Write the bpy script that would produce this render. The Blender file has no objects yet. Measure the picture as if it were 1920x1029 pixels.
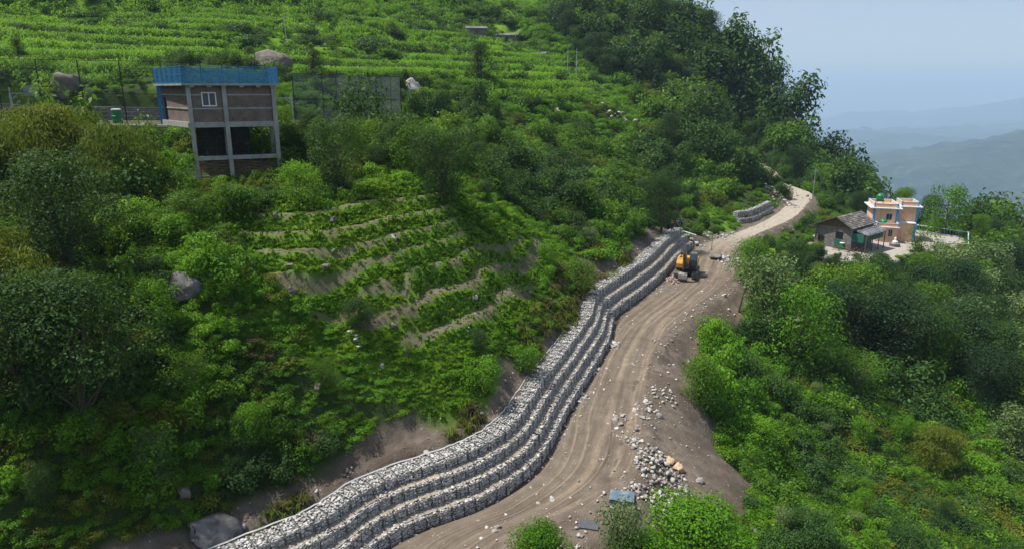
import bpy, math, random
import numpy as np
from mathutils import Vector
R = math.radians
rng = np.random.default_rng(7)
random.seed(7)
SC = bpy.context.scene
COL = SC.collection

# ------------------------------------------------------------------ camera, sky, sun, exposure
PITCH = R(15.2); F = 1280.0; CX, CY = 960.0, 514.5
cd = bpy.data.cameras.new('camera'); cam = bpy.data.objects.new('camera', cd); COL.objects.link(cam)
cam.location = (0, 0, 0); cam.rotation_euler = (R(90)-PITCH, 0, 0)
cd.sensor_width = 36; cd.lens = 36*F/1920; cd.clip_start = .5; cd.clip_end = 60000
SC.camera = cam
SUN_EL, SUN_AZ = R(64), R(-84)        # azimuth measured from +Y towards +X
w = bpy.data.worlds.new('World'); SC.world = w; w.use_nodes = True
nt = w.node_tree; nt.nodes.clear()
sky = nt.nodes.new('ShaderNodeTexSky'); sky.sky_type = 'NISHITA'; sky.sun_disc = False
sky.sun_elevation = SUN_EL; sky.sun_rotation = SUN_AZ
sky.altitude = 1500; sky.air_density = 1.0; sky.dust_density = 2.0; sky.ozone_density = 2.0
bg = nt.nodes.new('ShaderNodeBackground'); bg.inputs[1].default_value = .095
wo = nt.nodes.new('ShaderNodeOutputWorld')
tcw = nt.nodes.new('ShaderNodeTexCoord'); mpw = nt.nodes.new('ShaderNodeMapping'); mpw.inputs['Scale'].default_value = (1, 1, 2.6)
nzw = nt.nodes.new('ShaderNodeTexNoise'); nzw.inputs['Scale'].default_value = 1.6; nzw.inputs['Detail'].default_value = 6; nzw.inputs['Roughness'].default_value = .55
rpw = nt.nodes.new('ShaderNodeValToRGB'); rpw.color_ramp.elements[0].position = .35; rpw.color_ramp.elements[0].color = (.30,.30,.30,1); rpw.color_ramp.elements[1].position = .70; rpw.color_ramp.elements[1].color = (.72,.72,.72,1)
mxw = nt.nodes.new('ShaderNodeMix'); mxw.data_type = 'RGBA'; mxw.inputs[7].default_value = (4.5, 5.05, 6.0, 1)      # thin high veil of cloud
nt.links.new(tcw.outputs['Generated'], mpw.inputs[0]); nt.links.new(mpw.outputs[0], nzw.inputs[0]); nt.links.new(nzw.outputs[0], rpw.inputs[0])
nt.links.new(rpw.outputs[0], mxw.inputs[0]); nt.links.new(sky.outputs[0], mxw.inputs[6]); nt.links.new(mxw.outputs[2], bg.inputs[0]); nt.links.new(bg.outputs[0], wo.inputs[0])
sd = bpy.data.lights.new('sun', 'SUN'); so = bpy.data.objects.new('sun', sd); COL.objects.link(so)
sd.energy = 5.0; sd.angle = R(1.0); sd.color = (1, .95, .87)
sv = Vector((math.sin(SUN_AZ)*math.cos(SUN_EL), math.cos(SUN_AZ)*math.cos(SUN_EL), math.sin(SUN_EL)))
so.rotation_euler = sv.to_track_quat('Z', 'Y').to_euler()
so.location = (0, 0, 60)
SC.view_settings.view_transform = 'Standard'; SC.view_settings.look = 'None'
SC.view_settings.exposure = 0.44; SC.view_settings.gamma = 1
cy = SC.cycles
cy.max_bounces = 5; cy.diffuse_bounces = 2; cy.glossy_bounces = 2; cy.transmission_bounces = 2
cy.volume_bounces = 0; cy.transparent_max_bounces = 12; cy.caustics_reflective = False; cy.caustics_refractive = False
cy.use_denoising = True

# ------------------------------------------------------------------ pixel <-> world
sp, cp = math.sin(PITCH), math.cos(PITCH)
def ray(px, py):
    v = (CY-py)/F
    return np.array([(px-CX)/F, cp+v*sp, -sp+v*cp])
def PT(px, py, t): return ray(px, py)*t
def PZ(px, py, z):
    d = ray(px, py); return d*(z/d[2])
def proj(x, y, z):
    t = y*cp - z*sp; v = (y*sp + z*cp)/t
    return CX+F*x/t, CY-F*v, t

# ------------------------------------------------------------------ terrain control points: (px, py, t)
CP = [(0,1000,25),(0,800,31),(0,600,38),(0,400,51),(0,250,66),(150,900,29),(300,950,31),(300,700,36.5),(200,350,55),
 (450,700,37.5),(600,750,39.5),(450,850,34),(300,500,45),(400,350,56),(460,335,57.5),(540,330,60),
 (1050,500,69),
 (600,210,96),(850,290,95),(900,240,112),(1000,400,84),(1000,300,110),(1000,220,138),(765,160,120),
 (1200,230,165),(1200,440,93),(1130,420,90),(1300,300,150),(1430,330,174),(1350,380,139),(1100,330,118),(1150,280,142),
 (400,100,130),(400,60,148),(100,100,112),(100,60,128),(750,100,158),(750,60,185),(1040,175,150),(1000,110,195),(1000,60,222),(1000,0,260),(400,0,175),(0,0,150),(750,0,215),
 (1120,160,190),(1200,130,215),
 (1420,590,88),(1500,600,89),(1700,620,96),(1700,800,73),(1500,800,65),(1450,500,103),(1600,500,108),(1600,1000,51),(1900,1000,60),(1350,850,56),
 (1500,950,56),(1250,900,46.5),(1300,700,66),(1350,620,76),(1800,720,82),(1900,620,98),(1780,445,121),(1660,455,116),(1560,465,107),
 (1600,420,140),(1480,480,115),(1400,1000,44)]
cps = [PT(*c) for c in CP]
# (X, Y, z) of ground that stands behind trees or outside the frame
cps += [np.array(p, float) for p in [(75,236,4),(92,240,-20),(60,236,14),(40,232,14),(110,255,-37),(140,275,-54),(185,295,-76),(95,195,-31),(120,200,-42),(155,210,-56),
 (82,170,-29),(110,140,-37),(100,100,-44),(84,98,-45),(150,100,-75),(150,150,-68),(230,220,-100),(260,300,-110),(220,120,-110),(150,40,-85),(100,30,-62),(70,20,-50),
 (30,20,-36),(10,12,-33),(0,-10,-40),(40,-20,-55),(-10,16,-24),(-30,10,-12),(-60,20,3),(-80,60,8),(-50,40,-3),(-100,0,20),(-110,100,22),(-120,180,48),(-60,230,42),
 (0,300,45),(50,300,22),(90,310,-12),(150,340,-50),(-100,320,90),(0,400,60),(70,420,0),(200,400,-90),(300,300,-150),(-200,100,60),(-200,300,130),(-200,-50,60),(100,-80,-90),(-60,-80,-20),
 (-46,76,-3.5),(-34,76,-3.5),(-22,84,-4),(-18,88,-4),(-47,81.5,-1.2),(-32,86,-1.5),(-36,92,1.2),(-15,100,-4.5)]]

# ------------------------------------------------------------------ road: (left px, right px, y, z)
RD = [(560,900,1130,-25.6),(748,1040,1012,-25.2),(915,1150,945,-24.9),(1015,1215,873,-24.6),(1068,1222,778,-24.2),(1112,1222,705,-24.0),(1146,1240,645,-23.8),(1158,1285,600,-23.6),
 (1205,1330,562,-23.4),(1250,1385,524,-23.3),(1283,1382,485,-23.2),(1318,1392,458,-23.3),(1385,1432,434,-23.6),(1440,1486,410,-23.8),(1473,1515,384,-23.8),(1484,1522,362,-23.4)]
rl = [PZ(a, y, z) for a, b, y, z in RD]; rr = [PZ(b, y, z) for a, b, y, z in RD]
near_l = np.array([-30., 17, -26.4]); near_r = np.array([-20., 11., -26.6])
rl = [near_l]+rl; rr = [near_r]+rr
e1 = PZ(1446, 342, -22.4); e2 = PZ(1440, 318, -20.6)
rl += [e1+[-1.6,0,0], e2+[-1.6,0,0], e2+[-4,26,2]]; rr += [e1+[3.2,1,0], e2+[1.6,0,0], e2+[0,26,2]]
def crom(P, n=10):
    P = [np.array(p, float) for p in P]; P = [2*P[0]-P[1]]+P+[2*P[-1]-P[-2]]; out = []
    for i in range(1, len(P)-2):
        a, b, c, d = P[i-1:i+3]
        for k in range(n):
            t = k/n
            out.append(.5*(2*b+(c-a)*t+(2*a-5*b+4*c-d)*t*t+(3*b-a-3*c+d)*t**3))
    out.append(P[-2]); return np.array(out)
RL = crom(rl); RR = crom(rr); RC = (RL+RR)/2; RHW = np.linalg.norm((RL-RR)[:, :2], axis=1)/2
rs = np.concatenate([[0], np.cumsum(np.linalg.norm(np.diff(RC[:, :2], axis=0), axis=1))])
def polydist(x, y, P, want=False):
    """distance, signed (+ = left of travel), index+frac to polyline P"""
    x = np.asarray(x, float).ravel(); y = np.asarray(y, float).ravel()
    best = np.full(x.shape, 1e9); sg = np.ones(x.shape); at = np.zeros(x.shape)
    for i in range(len(P)-1):
        ax, ay = P[i][0], P[i][1]; dx, dy = P[i+1][0]-ax, P[i+1][1]-ay
        L = dx*dx+dy*dy+1e-9
        u = np.clip(((x-ax)*dx+(y-ay)*dy)/L, 0, 1)
        ex, ey = x-ax-u*dx, y-ay-u*dy
        d = ex*ex+ey*ey; m = d < best
        best[m] = d[m]; at[m] = i+u[m]
        s = np.sign(dx*ey-dy*ex); sg[m] = s[m]
    return np.sqrt(best), sg, at
def inpoly(x, y, P):
    x = np.asarray(x, float); y = np.asarray(y, float); c = np.zeros(x.shape, bool); n = len(P)
    for i in range(n):
        x1, y1 = P[i][:2]; x2, y2 = P[(i+1) % n][:2]
        if y1 == y2: continue
        m = ((y1 > y) != (y2 > y)) & (x < (x2-x1)*(y-y1)/(y2-y1)+x1)
        c ^= m
    return c
def pdist(x, y, P):
    """signed distance to a closed polygon, negative inside"""
    d, _, _ = polydist(x, y, list(P)+[P[0]])
    return np.where(inpoly(np.ravel(x), np.ravel(y), P), -d, d)
def sstep(a, b, x):
    t = np.clip((x-a)/(b-a), 0, 1); return t*t*(3-2*t)

# ------------------------------------------------------------------ smooth noise
_prm = np.random.default_rng(3).random((256, 256))
def vnoise(x, y):
    xi = np.floor(x).astype(int); yi = np.floor(y).astype(int); fx = x-xi; fy = y-yi
    fx = fx*fx*(3-2*fx); fy = fy*fy*(3-2*fy)
    g = lambda a, b: _prm[a % 256, b % 256]
    return (g(xi,yi)*(1-fx)+g(xi+1,yi)*fx)*(1-fy)+(g(xi,yi+1)*(1-fx)+g(xi+1,yi+1)*fx)*fy-.5
def fbm(x, y, s, o=4):
    r = 0; a = 1.
    for k in range(o):
        r = r+a*vnoise(x/s+17.3*k, y/s+5.1*k); s *= .5; a *= .5
    return r

# ------------------------------------------------------------------ base surface (thin plate through the control points)
LIPS = [(-16.9,[(780,632),(870,612),(940,572),(990,537)]),(-15.0,[(715,585),(800,545),(900,508),(1000,475)]),(-13.3,[(575,557),(640,545),(720,522),(800,500),(862,488)]),
 (-12.0,[(530,517),(600,508),(680,492),(745,490)]),(-11.0,[(470,474),(560,468),(650,460),(720,452)]),(-10.0,[(440,442),(540,436),(640,432),(720,412),(840,388)]),(-9.0,[(500,405),(600,400),(680,380),(780,372)])]
for zz_, L_ in LIPS:
    for a_, b_ in L_: cps.append(PZ(a_, b_, zz_))
cps = np.array(cps)
# add the ground beside the road so that the slope meets it
WTOP = 2.62
extra = []
for i in range(8, 118, 8):
    n = (RL-RR)[i, :2]; n /= np.linalg.norm(n)
    extra.append([*(RL[i, :2]+n*3.6), RC[i, 2]+2.9]); extra.append([*(RR[i, :2]-n*3.5), RC[i, 2]-1.6])
for i in range(124, 160, 9):
    n = (RL-RR)[i, :2]; n /= np.linalg.norm(n)
    extra.append([*(RL[i, :2]+n*3), RC[i, 2]+.9]); extra.append([*(RR[i, :2]-n*4), RC[i, 2]-1.2])
cps = np.vstack([cps, np.array(extra)])
def phi(r2): return np.where(r2 > 0, .5*r2*np.log(np.maximum(r2, 1e-12)), 0)
S = 100.
A = cps[:, :2]/S; n = len(A)
K = phi(((A[:, None]-A[None])**2).sum(-1))+np.eye(n)*2e-4
Q = np.hstack([np.ones((n, 1)), A])
M = np.block([[K, Q], [Q.T, np.zeros((3, 3))]])
sol = np.linalg.solve(M, np.concatenate([cps[:, 2], np.zeros(3)]))
def zbase(x, y):
    x = np.ravel(x)/S; y = np.ravel(y)/S
    z = sol[n]+sol[n+1]*x+sol[n+2]*y
    for i in range(n): z = z+sol[i]*phi((x-A[i, 0])**2+(y-A[i, 1])**2)
    return z
def prep(pl, zfun): pass

# flat places
COURT = [(-75,66),(-54,70.5),(-35,71),(-30,72),(-24,77),(-13.2,85),(-18,94),(-30,86),(-50,82),(-78,80)]
YARD = [(46,98),(56,98),(66,107.5),(73,107),(80,117),(74,124),(60,124),(50,114)]
LEV = [-18.5,-16.9,-15.0,-13.3,-12.0,-11.0,-10.0,-9.0,-8.0]
def terr(z, levels, f, soilf=None):
    z2 = z.copy(); flat = np.zeros_like(z)
    for a, b in zip(levels[:-1], levels[1:]):
        m = (z >= a) & (z < b); u = (z[m]-a)/(b-a)
        z2[m] = a+(b-a)*(.10*u+.90*sstep(f, 1.0, u)); g_ = f if soilf is None else np.where(a < -14.5, f-.05, soilf); flat[m] = 1-sstep(g_-.05, g_+.05, u)
    return z2, flat
TPOLY = None; CPOLY = None; SPOLY = None
def Zfull(x, y, attrs=False):
    x = np.ravel(np.asarray(x, float)); y = np.ravel(np.asarray(y, float))
    near = 1-sstep(330, 520, np.hypot(x, y))
    xc = np.clip(x, -230, 320); yc = np.clip(y, -100, 430)
    z = zbase(xc, yc)
    n1 = fbm(x, y, 14, 4)
    z = z+n1*.9*sstep(30, 60, y)
    soil = np.zeros_like(z); corn = np.zeros_like(z)
    if TPOLY is not None:
        wob = fbm(x, y, 5, 3)*.35
        zz = z+wob-n1*.9*sstep(30, 60, y)
        t2, fl = terr(zz, LEV, .60, .36)
        m = sstep(.8, -.8, pdist(x, y, TPOLY)); z = z*(1-m)+t2*m; soil = fl*(m > .6)
        t2, fl = terr(z+wob*.6, list(np.arange(-16, 4, 1.05)), .6)
        m = sstep(1, -1, pdist(x, y, SPOLY)); z = z*(1-m)+t2*m; soil = np.maximum(soil, .5*fl*(m > .6))
        t2, fl = terr(z+fbm(x, y, 24, 4)*3.0, list(np.arange(-8, 60, 1.9)), .72)
        m = sstep(3, -3, pdist(x, y, CPOLY)); z = z*(1-m)+t2*m; corn = fl*m
    # court and yard
    d = pdist(x, y, COURT); zc = -3.45-.017*(x+50)*(x > -50)
    m = sstep(1.2, 0, d); z = z*(1-m)+zc*m
    soilc = (d < 0)*1.
    d = pdist(x, y, YARD); m = sstep(3.5, 0, d); z = z*(1-m)+(-25.2+.035*np.clip(75-x, 0, 30))*m
    yard = (d < .3)*1.
    # road
    dc, sg, at = polydist(x, y, RC[::3]); at = at*3
    hw = np.interp(at, np.arange(len(RHW)), RHW); rz = np.interp(at, np.arange(len(RHW)), RC[:, 2])
    s = np.interp(at, np.arange(len(RHW)), rs)
    L = dc-hw
    left = sg > 0
    wall = left & (at < 117)
    nz = fbm(x, y, 3, 3)
    zr = rz-.06+.10*nz*sstep(-hw*.5, 0, L)
    # left with wall
    cut = rz+WTOP+.15+1.15*np.maximum(L-3.5, 0)+(nz*.8+fbm(x, y, 1.3, 2)*.7)*sstep(3.4, 4.6, L)
    zb = np.clip(z, rz+WTOP-.25, np.maximum(cut, rz+WTOP))
    far = sstep(5.5, 12, L); zb = np.where(z < rz+WTOP-.25, zb*(1-far)+z*far, zb)
    zw = np.where(L < 2.7, rz-.3+np.clip(L*1.0, 0, WTOP-.15), zb)
    zl = np.clip(z, rz-.1, rz+.1+.95*np.maximum(L, 0)+nz*.4*sstep(.5, 3, L))
    z_left = np.where(wall, zw, zl)
    z_right = np.maximum(z, rz-.08-.78*np.maximum(L, 0)+nz*.7*sstep(.4, 3, L))
    z_right = np.minimum(z_right, rz+.05+.35*np.maximum(L-1.0, 0)+nz*.2)
    zz = np.where(left, z_left, z_right)
    reach = sstep(26, 14, L)
    z = np.where(L <= 0, zr, zz*reach+z*(1-reach))
    dirt = sstep(1.4, .2, L+fbm(x, y, 2.2, 3)*1.6)
    cutface = wall & (L > 0)
    dirt = np.where(cutface, np.maximum(dirt, sstep(1.9, .7, (L-3.5)*np.interp(at, [10, 24, 34, 60], [2.2, 1.5, 1.0, 1.0])+fbm(x, y, 4, 3)*2.6)), dirt)
    k = np.interp(at, [28, 40, 52, 66, 84, 102], [.3, 1, 1.15, 1.0, 1.1, .4])
    dirt = np.maximum(dirt, sstep(5.6, 3.6, L/np.maximum(k, .1)+fbm(x, y, 5, 3)*5)*((at > 28) & (at < 102) & (~left)))
    # fade to the valley floor
    zv = -620+fbm(x, y, 900, 4)*160
    z = z*near+zv*(1-near)+0
    if attrs: return z, dict(dirt=np.maximum(dirt, soilc*.6), soil=soil, corn=corn, yard=yard, s=s, L=L, left=left, at=at)
    return z
def Z1(x, y): return float(Zfull([x], [y])[0])
def hit(px, py, t0=20., t1=420., zf=None):
    d = ray(px, py); ts = np.arange(t0, t1, .5)
    z = (zf or Zfull)(d[0]*ts, d[1]*ts); m = d[2]*ts < z
    if not m.any(): return np.append(d[:2]*t1, z[-1])
    i = int(np.argmax(m)); a, b = ts[max(i-1, 0)], ts[i]
    tt = np.linspace(a, b, 12); z = (zf or Zfull)(d[0]*tt, d[1]*tt); j = int(np.argmax(d[2]*tt <= z+1e-6)); t = tt[j]
    return np.array([d[0]*t, d[1]*t, z[j]])
def hits(L, **k): return [tuple(hit(a, b, **k)[:2]) for a, b in L]
TP = hits([(450,400),(560,372),(790,352),(850,375),(870,430),(900,460),(1020,452),(1010,500),(1000,570),(900,640),(790,660),(700,625),(560,575),(490,520),(440,470)])
SP_ = hits([(790,210),(900,215),(985,250),(1000,305),(880,318),(790,262)])
CPL = hits([(0,150),(230,150),(330,120),(545,125),(560,160),(720,150),(850,155),(930,190),(1080,195),(1130,175),(1080,120),(960,75)])+[(20,330),(-60,330),(-200,250),(-180,90)]
TPOLY, SPOLY, CPOLY = TP, SP_, CPL

# ------------------------------------------------------------------ materials
def newmat(name):
    m = bpy.data.materials.new(name); m.use_nodes = True; m.node_tree.nodes.clear(); return m
class N:
    def __init__(s, m): s.t = m.node_tree
    def __call__(s, kind, ins=None, **kw):
        nd = s.t.nodes.new(kind)
        for k, v in kw.items(): setattr(nd, k, v)
        for k, v in (ins or {}).items():
            i = nd.inputs[k]
            if hasattr(v, 'is_output') or isinstance(v, bpy.types.NodeSocket): s.t.links.new(v, i)
            else: i.default_value = v
        return nd
    def mix(s, fac, a, b, bt='MIX'):
        nd = s.t.nodes.new('ShaderNodeMix'); nd.data_type = 'RGBA'; nd.blend_type = bt
        for i, v in ((0, fac), (6, a), (7, b)):
            if isinstance(v, bpy.types.NodeSocket): s.t.links.new(v, nd.inputs[i])
            else: nd.inputs[i].default_value = v if i == 0 or len(v) == 4 else (*v, 1)
        return nd.outputs[2]
    def ramp(s, fac, stops, mode='LINEAR'):
        nd = s.t.nodes.new('ShaderNodeValToRGB'); nd.color_ramp.interpolation = mode
        e = nd.color_ramp.elements
        while len(e) < len(stops): e.new(.5)
        for i, (p, c) in enumerate(stops): e[i].position = p; e[i].color = (*c, 1) if len(c) == 3 else c
        s.t.links.new(fac, nd.inputs[0]); return nd.outputs[0]
    def math(s, op, a, b=0., c=None):
        nd = s.t.nodes.new('ShaderNodeMath'); nd.operation = op
        for i, v in enumerate((a, b) if c is None else (a, b, c)):
            if isinstance(v, bpy.types.NodeSocket): s.t.links.new(v, nd.inputs[i])
            else: nd.inputs[i].default_value = v
        return nd.outputs[0]
    def noise(s, vec, scale, detail=4, rough=.6):
        return s('ShaderNodeTexNoise', {'Vector': vec, 'Scale': scale, 'Detail': detail, 'Roughness': rough}).outputs[0]
    def pos(s): return s('ShaderNodeNewGeometry').outputs['Position']
    def obj(s): return s('ShaderNodeTexCoord').outputs['Object']
    def out(s, sh): s('ShaderNodeOutputMaterial', {'Surface': sh})
    def bump(s, h, st=.5, dist=.05): return s('ShaderNodeBump', {'Height': h, 'Strength': st, 'Distance': dist}).outputs[0]
def g3(c): return (*c, 1)

def plain(name, col, rough=.7, metal=0., var=.12, scale=3., dirt=None, bump=.0):
    m = newmat(name); q = N(m); v = q.obj()
    nz = q.noise(v, scale, 5)
    c = q.mix(nz, g3([k*(1-var*2) for k in col]), g3([min(1, k*(1+var)) for k in col]))
    if dirt:
        n2 = q.ramp(q.noise(v, scale*.35, 6, .7), [(.45, (0,0,0)), (.7, (1,1,1))])
        c = q.mix(n2, c, g3(dirt))
    b = q('ShaderNodeBsdfPrincipled', {'Base Color': c, 'Roughness': rough, 'Metallic': metal})
    if bump: b.inputs['Normal'].default_value; q.t.links.new(q.bump(q.noise(v, scale*6, 4), bump, .03), b.inputs['Normal'])
    q.out(b.outputs[0]); return m

def leafmat(name, stops, rough=.62, trans=.35, scale=.12, spec=.15, mul=(1.8,1.55,.85)):
    """leaf colours differ from leaf to leaf, plant to plant and patch to patch"""
    m = newmat(name); q = N(m)
    geo = q('ShaderNodeNewGeometry'); oi = q('ShaderNodeObjectInfo')
    patch = q.noise(geo.outputs['Position'], scale, 3, .6)
    a = q.math('MULTIPLY', geo.outputs['Random Per Island'], .30)
    b = q.math('MULTIPLY', oi.outputs['Random'], .36)
    c = q.math('MULTIPLY_ADD', patch, 1.3, -.48)
    f = q.math('ADD', q.math('ADD', a, b), c)
    stops = [(p_, tuple(min(.5, v_*k_) for v_, k_ in zip(c_, mul))) for p_, c_ in stops]
    col = q.ramp(f, stops)
    pr = q('ShaderNodeBsdfPrincipled', {'Base Color': col, 'Roughness': rough, 'Specular IOR Level': spec})
    tr = q('ShaderNodeBsdfTranslucent', {'Color': q.mix(.5, col, (.20,.32,.02,1))})
    mx = q('ShaderNodeMixShader', {0: trans, 1: pr.outputs[0], 2: tr.outputs[0]})
    q.out(mx.outputs[0]); return m
LM = dict(
 dark=leafmat('leaf_dark', [(0,(.010,.028,.010)),(.4,(.018,.050,.014)),(.75,(.035,.085,.022)),(1,(.06,.13,.035))], .6, .22, mul=(1.35,1.25,.95)),
 wood=leafmat('leaf_wood', [(0,(.008,.024,.010)),(.4,(.015,.042,.015)),(.75,(.028,.068,.022)),(1,(.05,.10,.035))], .6, .2, mul=(1.2,1.12,1.0)),
 mid=leafmat('leaf_mid', [(0,(.016,.045,.008)),(.35,(.030,.085,.012)),(.7,(.055,.135,.016)),(1,(.10,.19,.03))], .5, .35),
 bright=leafmat('leaf_bright', [(0,(.030,.090,.010)),(.4,(.050,.150,.014)),(.7,(.080,.200,.020)),(1,(.14,.26,.03))], .5, .4),
 olive=leafmat('leaf_olive', [(0,(.022,.040,.010)),(.4,(.045,.075,.014)),(.8,(.080,.110,.022)),(1,(.11,.12,.03))], .6, .35),
 brown=leafmat('leaf_brown', [(0,(.018,.018,.014)),(.5,(.034,.030,.022)),(1,(.055,.045,.03))], .7, .2),
 silver=leafmat('leaf_silver', [(0,(.03,.06,.035)),(.5,(.06,.11,.065)),(1,(.12,.18,.12))], .5, .25),
 grass=leafmat('leaf_grass', [(0,(.030,.080,.008)),(.4,(.060,.150,.012)),(.75,(.100,.200,.018)),(1,(.17,.25,.03))], .6, .5, .25),
 corn=leafmat('leaf_corn', [(0,(.035,.10,.012)),(.5,(.07,.180,.020)),(1,(.12,.26,.03))], .5, .4, .1),
 seed=leafmat('leaf_seedling', [(0,(.020,.055,.012)),(.5,(.035,.09,.018)),(1,(.06,.13,.025))], .6, .3),
)
BARK = plain('bark', (.10,.075,.055), .9, var=.3, scale=6)

# ground
gm = newmat('hillside_ground'); q = N(gm); P = q.pos()
att = lambda nm: q('ShaderNodeAttribute', attribute_name=nm).outputs['Fac']
n_big = q.noise(P, .12, 5); n_mid = q.noise(P, .9, 6, .65); n_fine = q.noise(P, 7, 5, .7)
under = q.mix(n_mid, (.018,.030,.010,1), (.045,.075,.016,1))
grassc = q.mix(q.ramp(n_mid, [(.3,(0,0,0)),(.7,(1,1,1))]), (.045,.115,.010,1), (.110,.235,.020,1))
grassc = q.mix(q.ramp(n_big, [(.35,(0,0,0)),(.65,(1,1,1))]), grassc, q.mix(n_mid, (.08,.15,.012,1), (.16,.25,.02,1)))
dirtc = q.mix(q.ramp(n_mid, [(.3,(0,0,0)),(.72,(1,1,1))]), (.085,.066,.050,1), (.215,.178,.143,1))
dirtc = q.mix(q.ramp(q.noise(P, .35, 5, .6), [(.4,(0,0,0)),(.62,(1,1,1))]), dirtc, q.mix(n_fine, (.060,.045,.034,1), (.15,.12,.095,1)))
peb = q('ShaderNodeTexVoronoi', {'Vector': P, 'Scale': 3.2}); pebm = q.ramp(peb.outputs['Distance'], [(.10,(1,1,1)),(.2,(0,0,0))])
pebc = q.mix(peb.outputs['Color'], (.25,.23,.21,1), (.55,.53,.50,1))
dirtc = q.mix(q.math('MULTIPLY', pebm, q.ramp(q.noise(P, .6, 3), [(.5,(0,0,0)),(.62,(1,1,1))])), dirtc, pebc)
soilc = q.mix(n_mid, (.085,.070,.045,1), (.19,.165,.115,1))
c = q.mix(att('grassy'), under, grassc)
c = q.mix(q.math('MULTIPLY', att('soil'), q.ramp(n_mid, [(.3,(.75,.75,.75)),(.6,(1,1,1))])), c, soilc)
c = q.mix(att('dirt'), c, dirtc)
c = q.mix(att('yard'), c, q.mix(n_mid, (.25,.22,.19,1), (.42,.39,.35,1)))
bs = q('ShaderNodeBsdfPrincipled', {'Base Color': c, 'Roughness': .95, 'Specular IOR Level': .1, 'Normal': q.bump(q.math('ADD', n_mid, q.math('MULTIPLY', n_fine, .4)), .9, .18)})
q.out(bs.outputs[0])

# road: uv = (metres along, metres across from the middle)
rm = newmat('road_dirt'); q = N(rm); P = q.pos(); uv = q('ShaderNodeUVMap').outputs[0]
sx = q('ShaderNodeSeparateXYZ', {0: uv}); u, v = sx.outputs[0], sx.outputs[1]
wv = q('ShaderNodeCombineXYZ', {0: q.math('MULTIPLY', u, .06), 1: v, 2: 0.}).outputs[0]
n_mid = q.noise(P, .9, 6, .65); n_fine = q.noise(P, 7, 5, .7); streak = q.noise(wv, 2.6, 7, .75)
base = q.mix(q.ramp(n_mid, [(.3,(0,0,0)),(.72,(1,1,1))]), (.125,.100,.077,1), (.235,.195,.155,1))
base = q.mix(q.ramp(streak, [(.30,(0,0,0)),(.72,(1,1,1))]), base, (.105,.082,.062,1))
wob = q.math('MULTIPLY_ADD', q.noise(q('ShaderNodeCombineXYZ', {0: q.math('MULTIPLY', u, .05), 1: 0., 2: 0.}).outputs[0], 1.5, 2), 2.0, -1.0)
vv = q.math('ADD', v, wob)
tr = None
wob2 = q.math('MULTIPLY_ADD', q.noise(q('ShaderNodeCombineXYZ', {0: q.math('MULTIPLY', u, .035), 1: 3., 2: 0.}).outputs[0], 1.3, 2), 3.0, -1.5)
vw = q.math('ADD', v, wob2)
for off, wd in ((-1.55,.40),(.15,.40),(1.3,.16),(-.3,.15),(2.2,.13),(-2.2,.18)):
    d = q.math('ABSOLUTE', q.math('SUBTRACT', vv if abs(wd-.4) < .01 else vw, off)); k = q.math('SUBTRACT', 1., q.math('MINIMUM', q.math('DIVIDE', d, wd), 1.))
    tr = k if tr is None else q.math('MAXIMUM', tr, k)
trk = q.math('MULTIPLY', q.ramp(tr, [(0,(0,0,0)),(.6,(1,1,1))]), q.math('MULTIPLY', q.ramp(q.noise(P, 1.6, 5, .7), [(.3,(.2,.2,.2)),(.6,(1,1,1))]), q.ramp(q.noise(P, .16, 3), [(.35,(.15,.15,.15)),(.6,(1,1,1))])))
base = q.mix(q.math('MULTIPLY', trk, .75), base, (.27,.212,.150,1))
dk = q.ramp(q.noise(wv, 1.1, 5, .7), [(.52,(0,0,0)),(.68,(1,1,1))])
base = q.mix(q.math('MULTIPLY', dk, .75), base, (.075,.058,.045,1))
# beyond the bend the road surface is paler and drier
pale = q.ramp(q.math('DIVIDE', u, 200.), [(.50,(0,0,0)),(.62,(1,1,1))])
base = q.mix(q.math('MULTIPLY', pale, .65), base, q.mix(n_mid, (.33,.285,.225,1), (.52,.47,.39,1)))
peb = q('ShaderNodeTexVoronoi', {'Vector': P, 'Scale': 4.}); pm = q.ramp(peb.outputs['Distance'], [(.08,(1,1,1)),(.18,(0,0,0))])
base = q.mix(q.math('MULTIPLY', pm, q.ramp(q.noise(P, .7, 3), [(.5,(0,0,0)),(.6,(1,1,1))])), base, (.42,.40,.37,1))
h = q.math('ADD', q.math('MULTIPLY', tr, -.5), q.math('ADD', n_mid, q.math('MULTIPLY', streak, .6)))
bs = q('ShaderNodeBsdfPrincipled', {'Base Color': base, 'Roughness': .92, 'Specular IOR Level': .12, 'Normal': q.bump(h, .8, .12)})
q.out(bs.outputs[0])

def stonemat(name, stops, scale=5.):
    m = newmat(name); q = N(m); P = q.pos(); geo = q('ShaderNodeNewGeometry')
    c = q.ramp(geo.outputs['Random Per Island'], stops)
    nz = q.noise(P, scale, 6, .7)
    c = q.mix(q.ramp(nz, [(.3,(.75,.75,.75)),(.7,(1.2,1.2,1.2))]), (0,0,0,1), c, 'MIX')
    c = q.mix(1., c, q.ramp(nz, [(.25,(.62,.6,.57)),(.7,(1.05,1.05,1.05))]), 'MULTIPLY')
    b = q('ShaderNodeBsdfPrincipled', {'Base Color': c, 'Roughness': .88, 'Specular IOR Level': .2, 'Normal': q.bump(nz, .6, .04)})
    q.out(b.outputs[0]); return m
ST_GAB = stonemat('gabion_stone', [(0,(.30,.30,.30)),(.3,(.42,.42,.415)),(.55,(.52,.51,.495)),(.8,(.62,.61,.59)),(.93,(.46,.40,.35)),(1,(.74,.73,.71))])
ST_DRY = stonemat('loose_stone', [(0,(.22,.20,.19)),(.35,(.36,.34,.31)),(.7,(.48,.46,.43)),(1,(.62,.60,.56))])
ST_ROCK = stonemat('weathered_rock', [(0,(.13,.115,.10)),(1,(.21,.19,.165))], 1.2)
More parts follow.
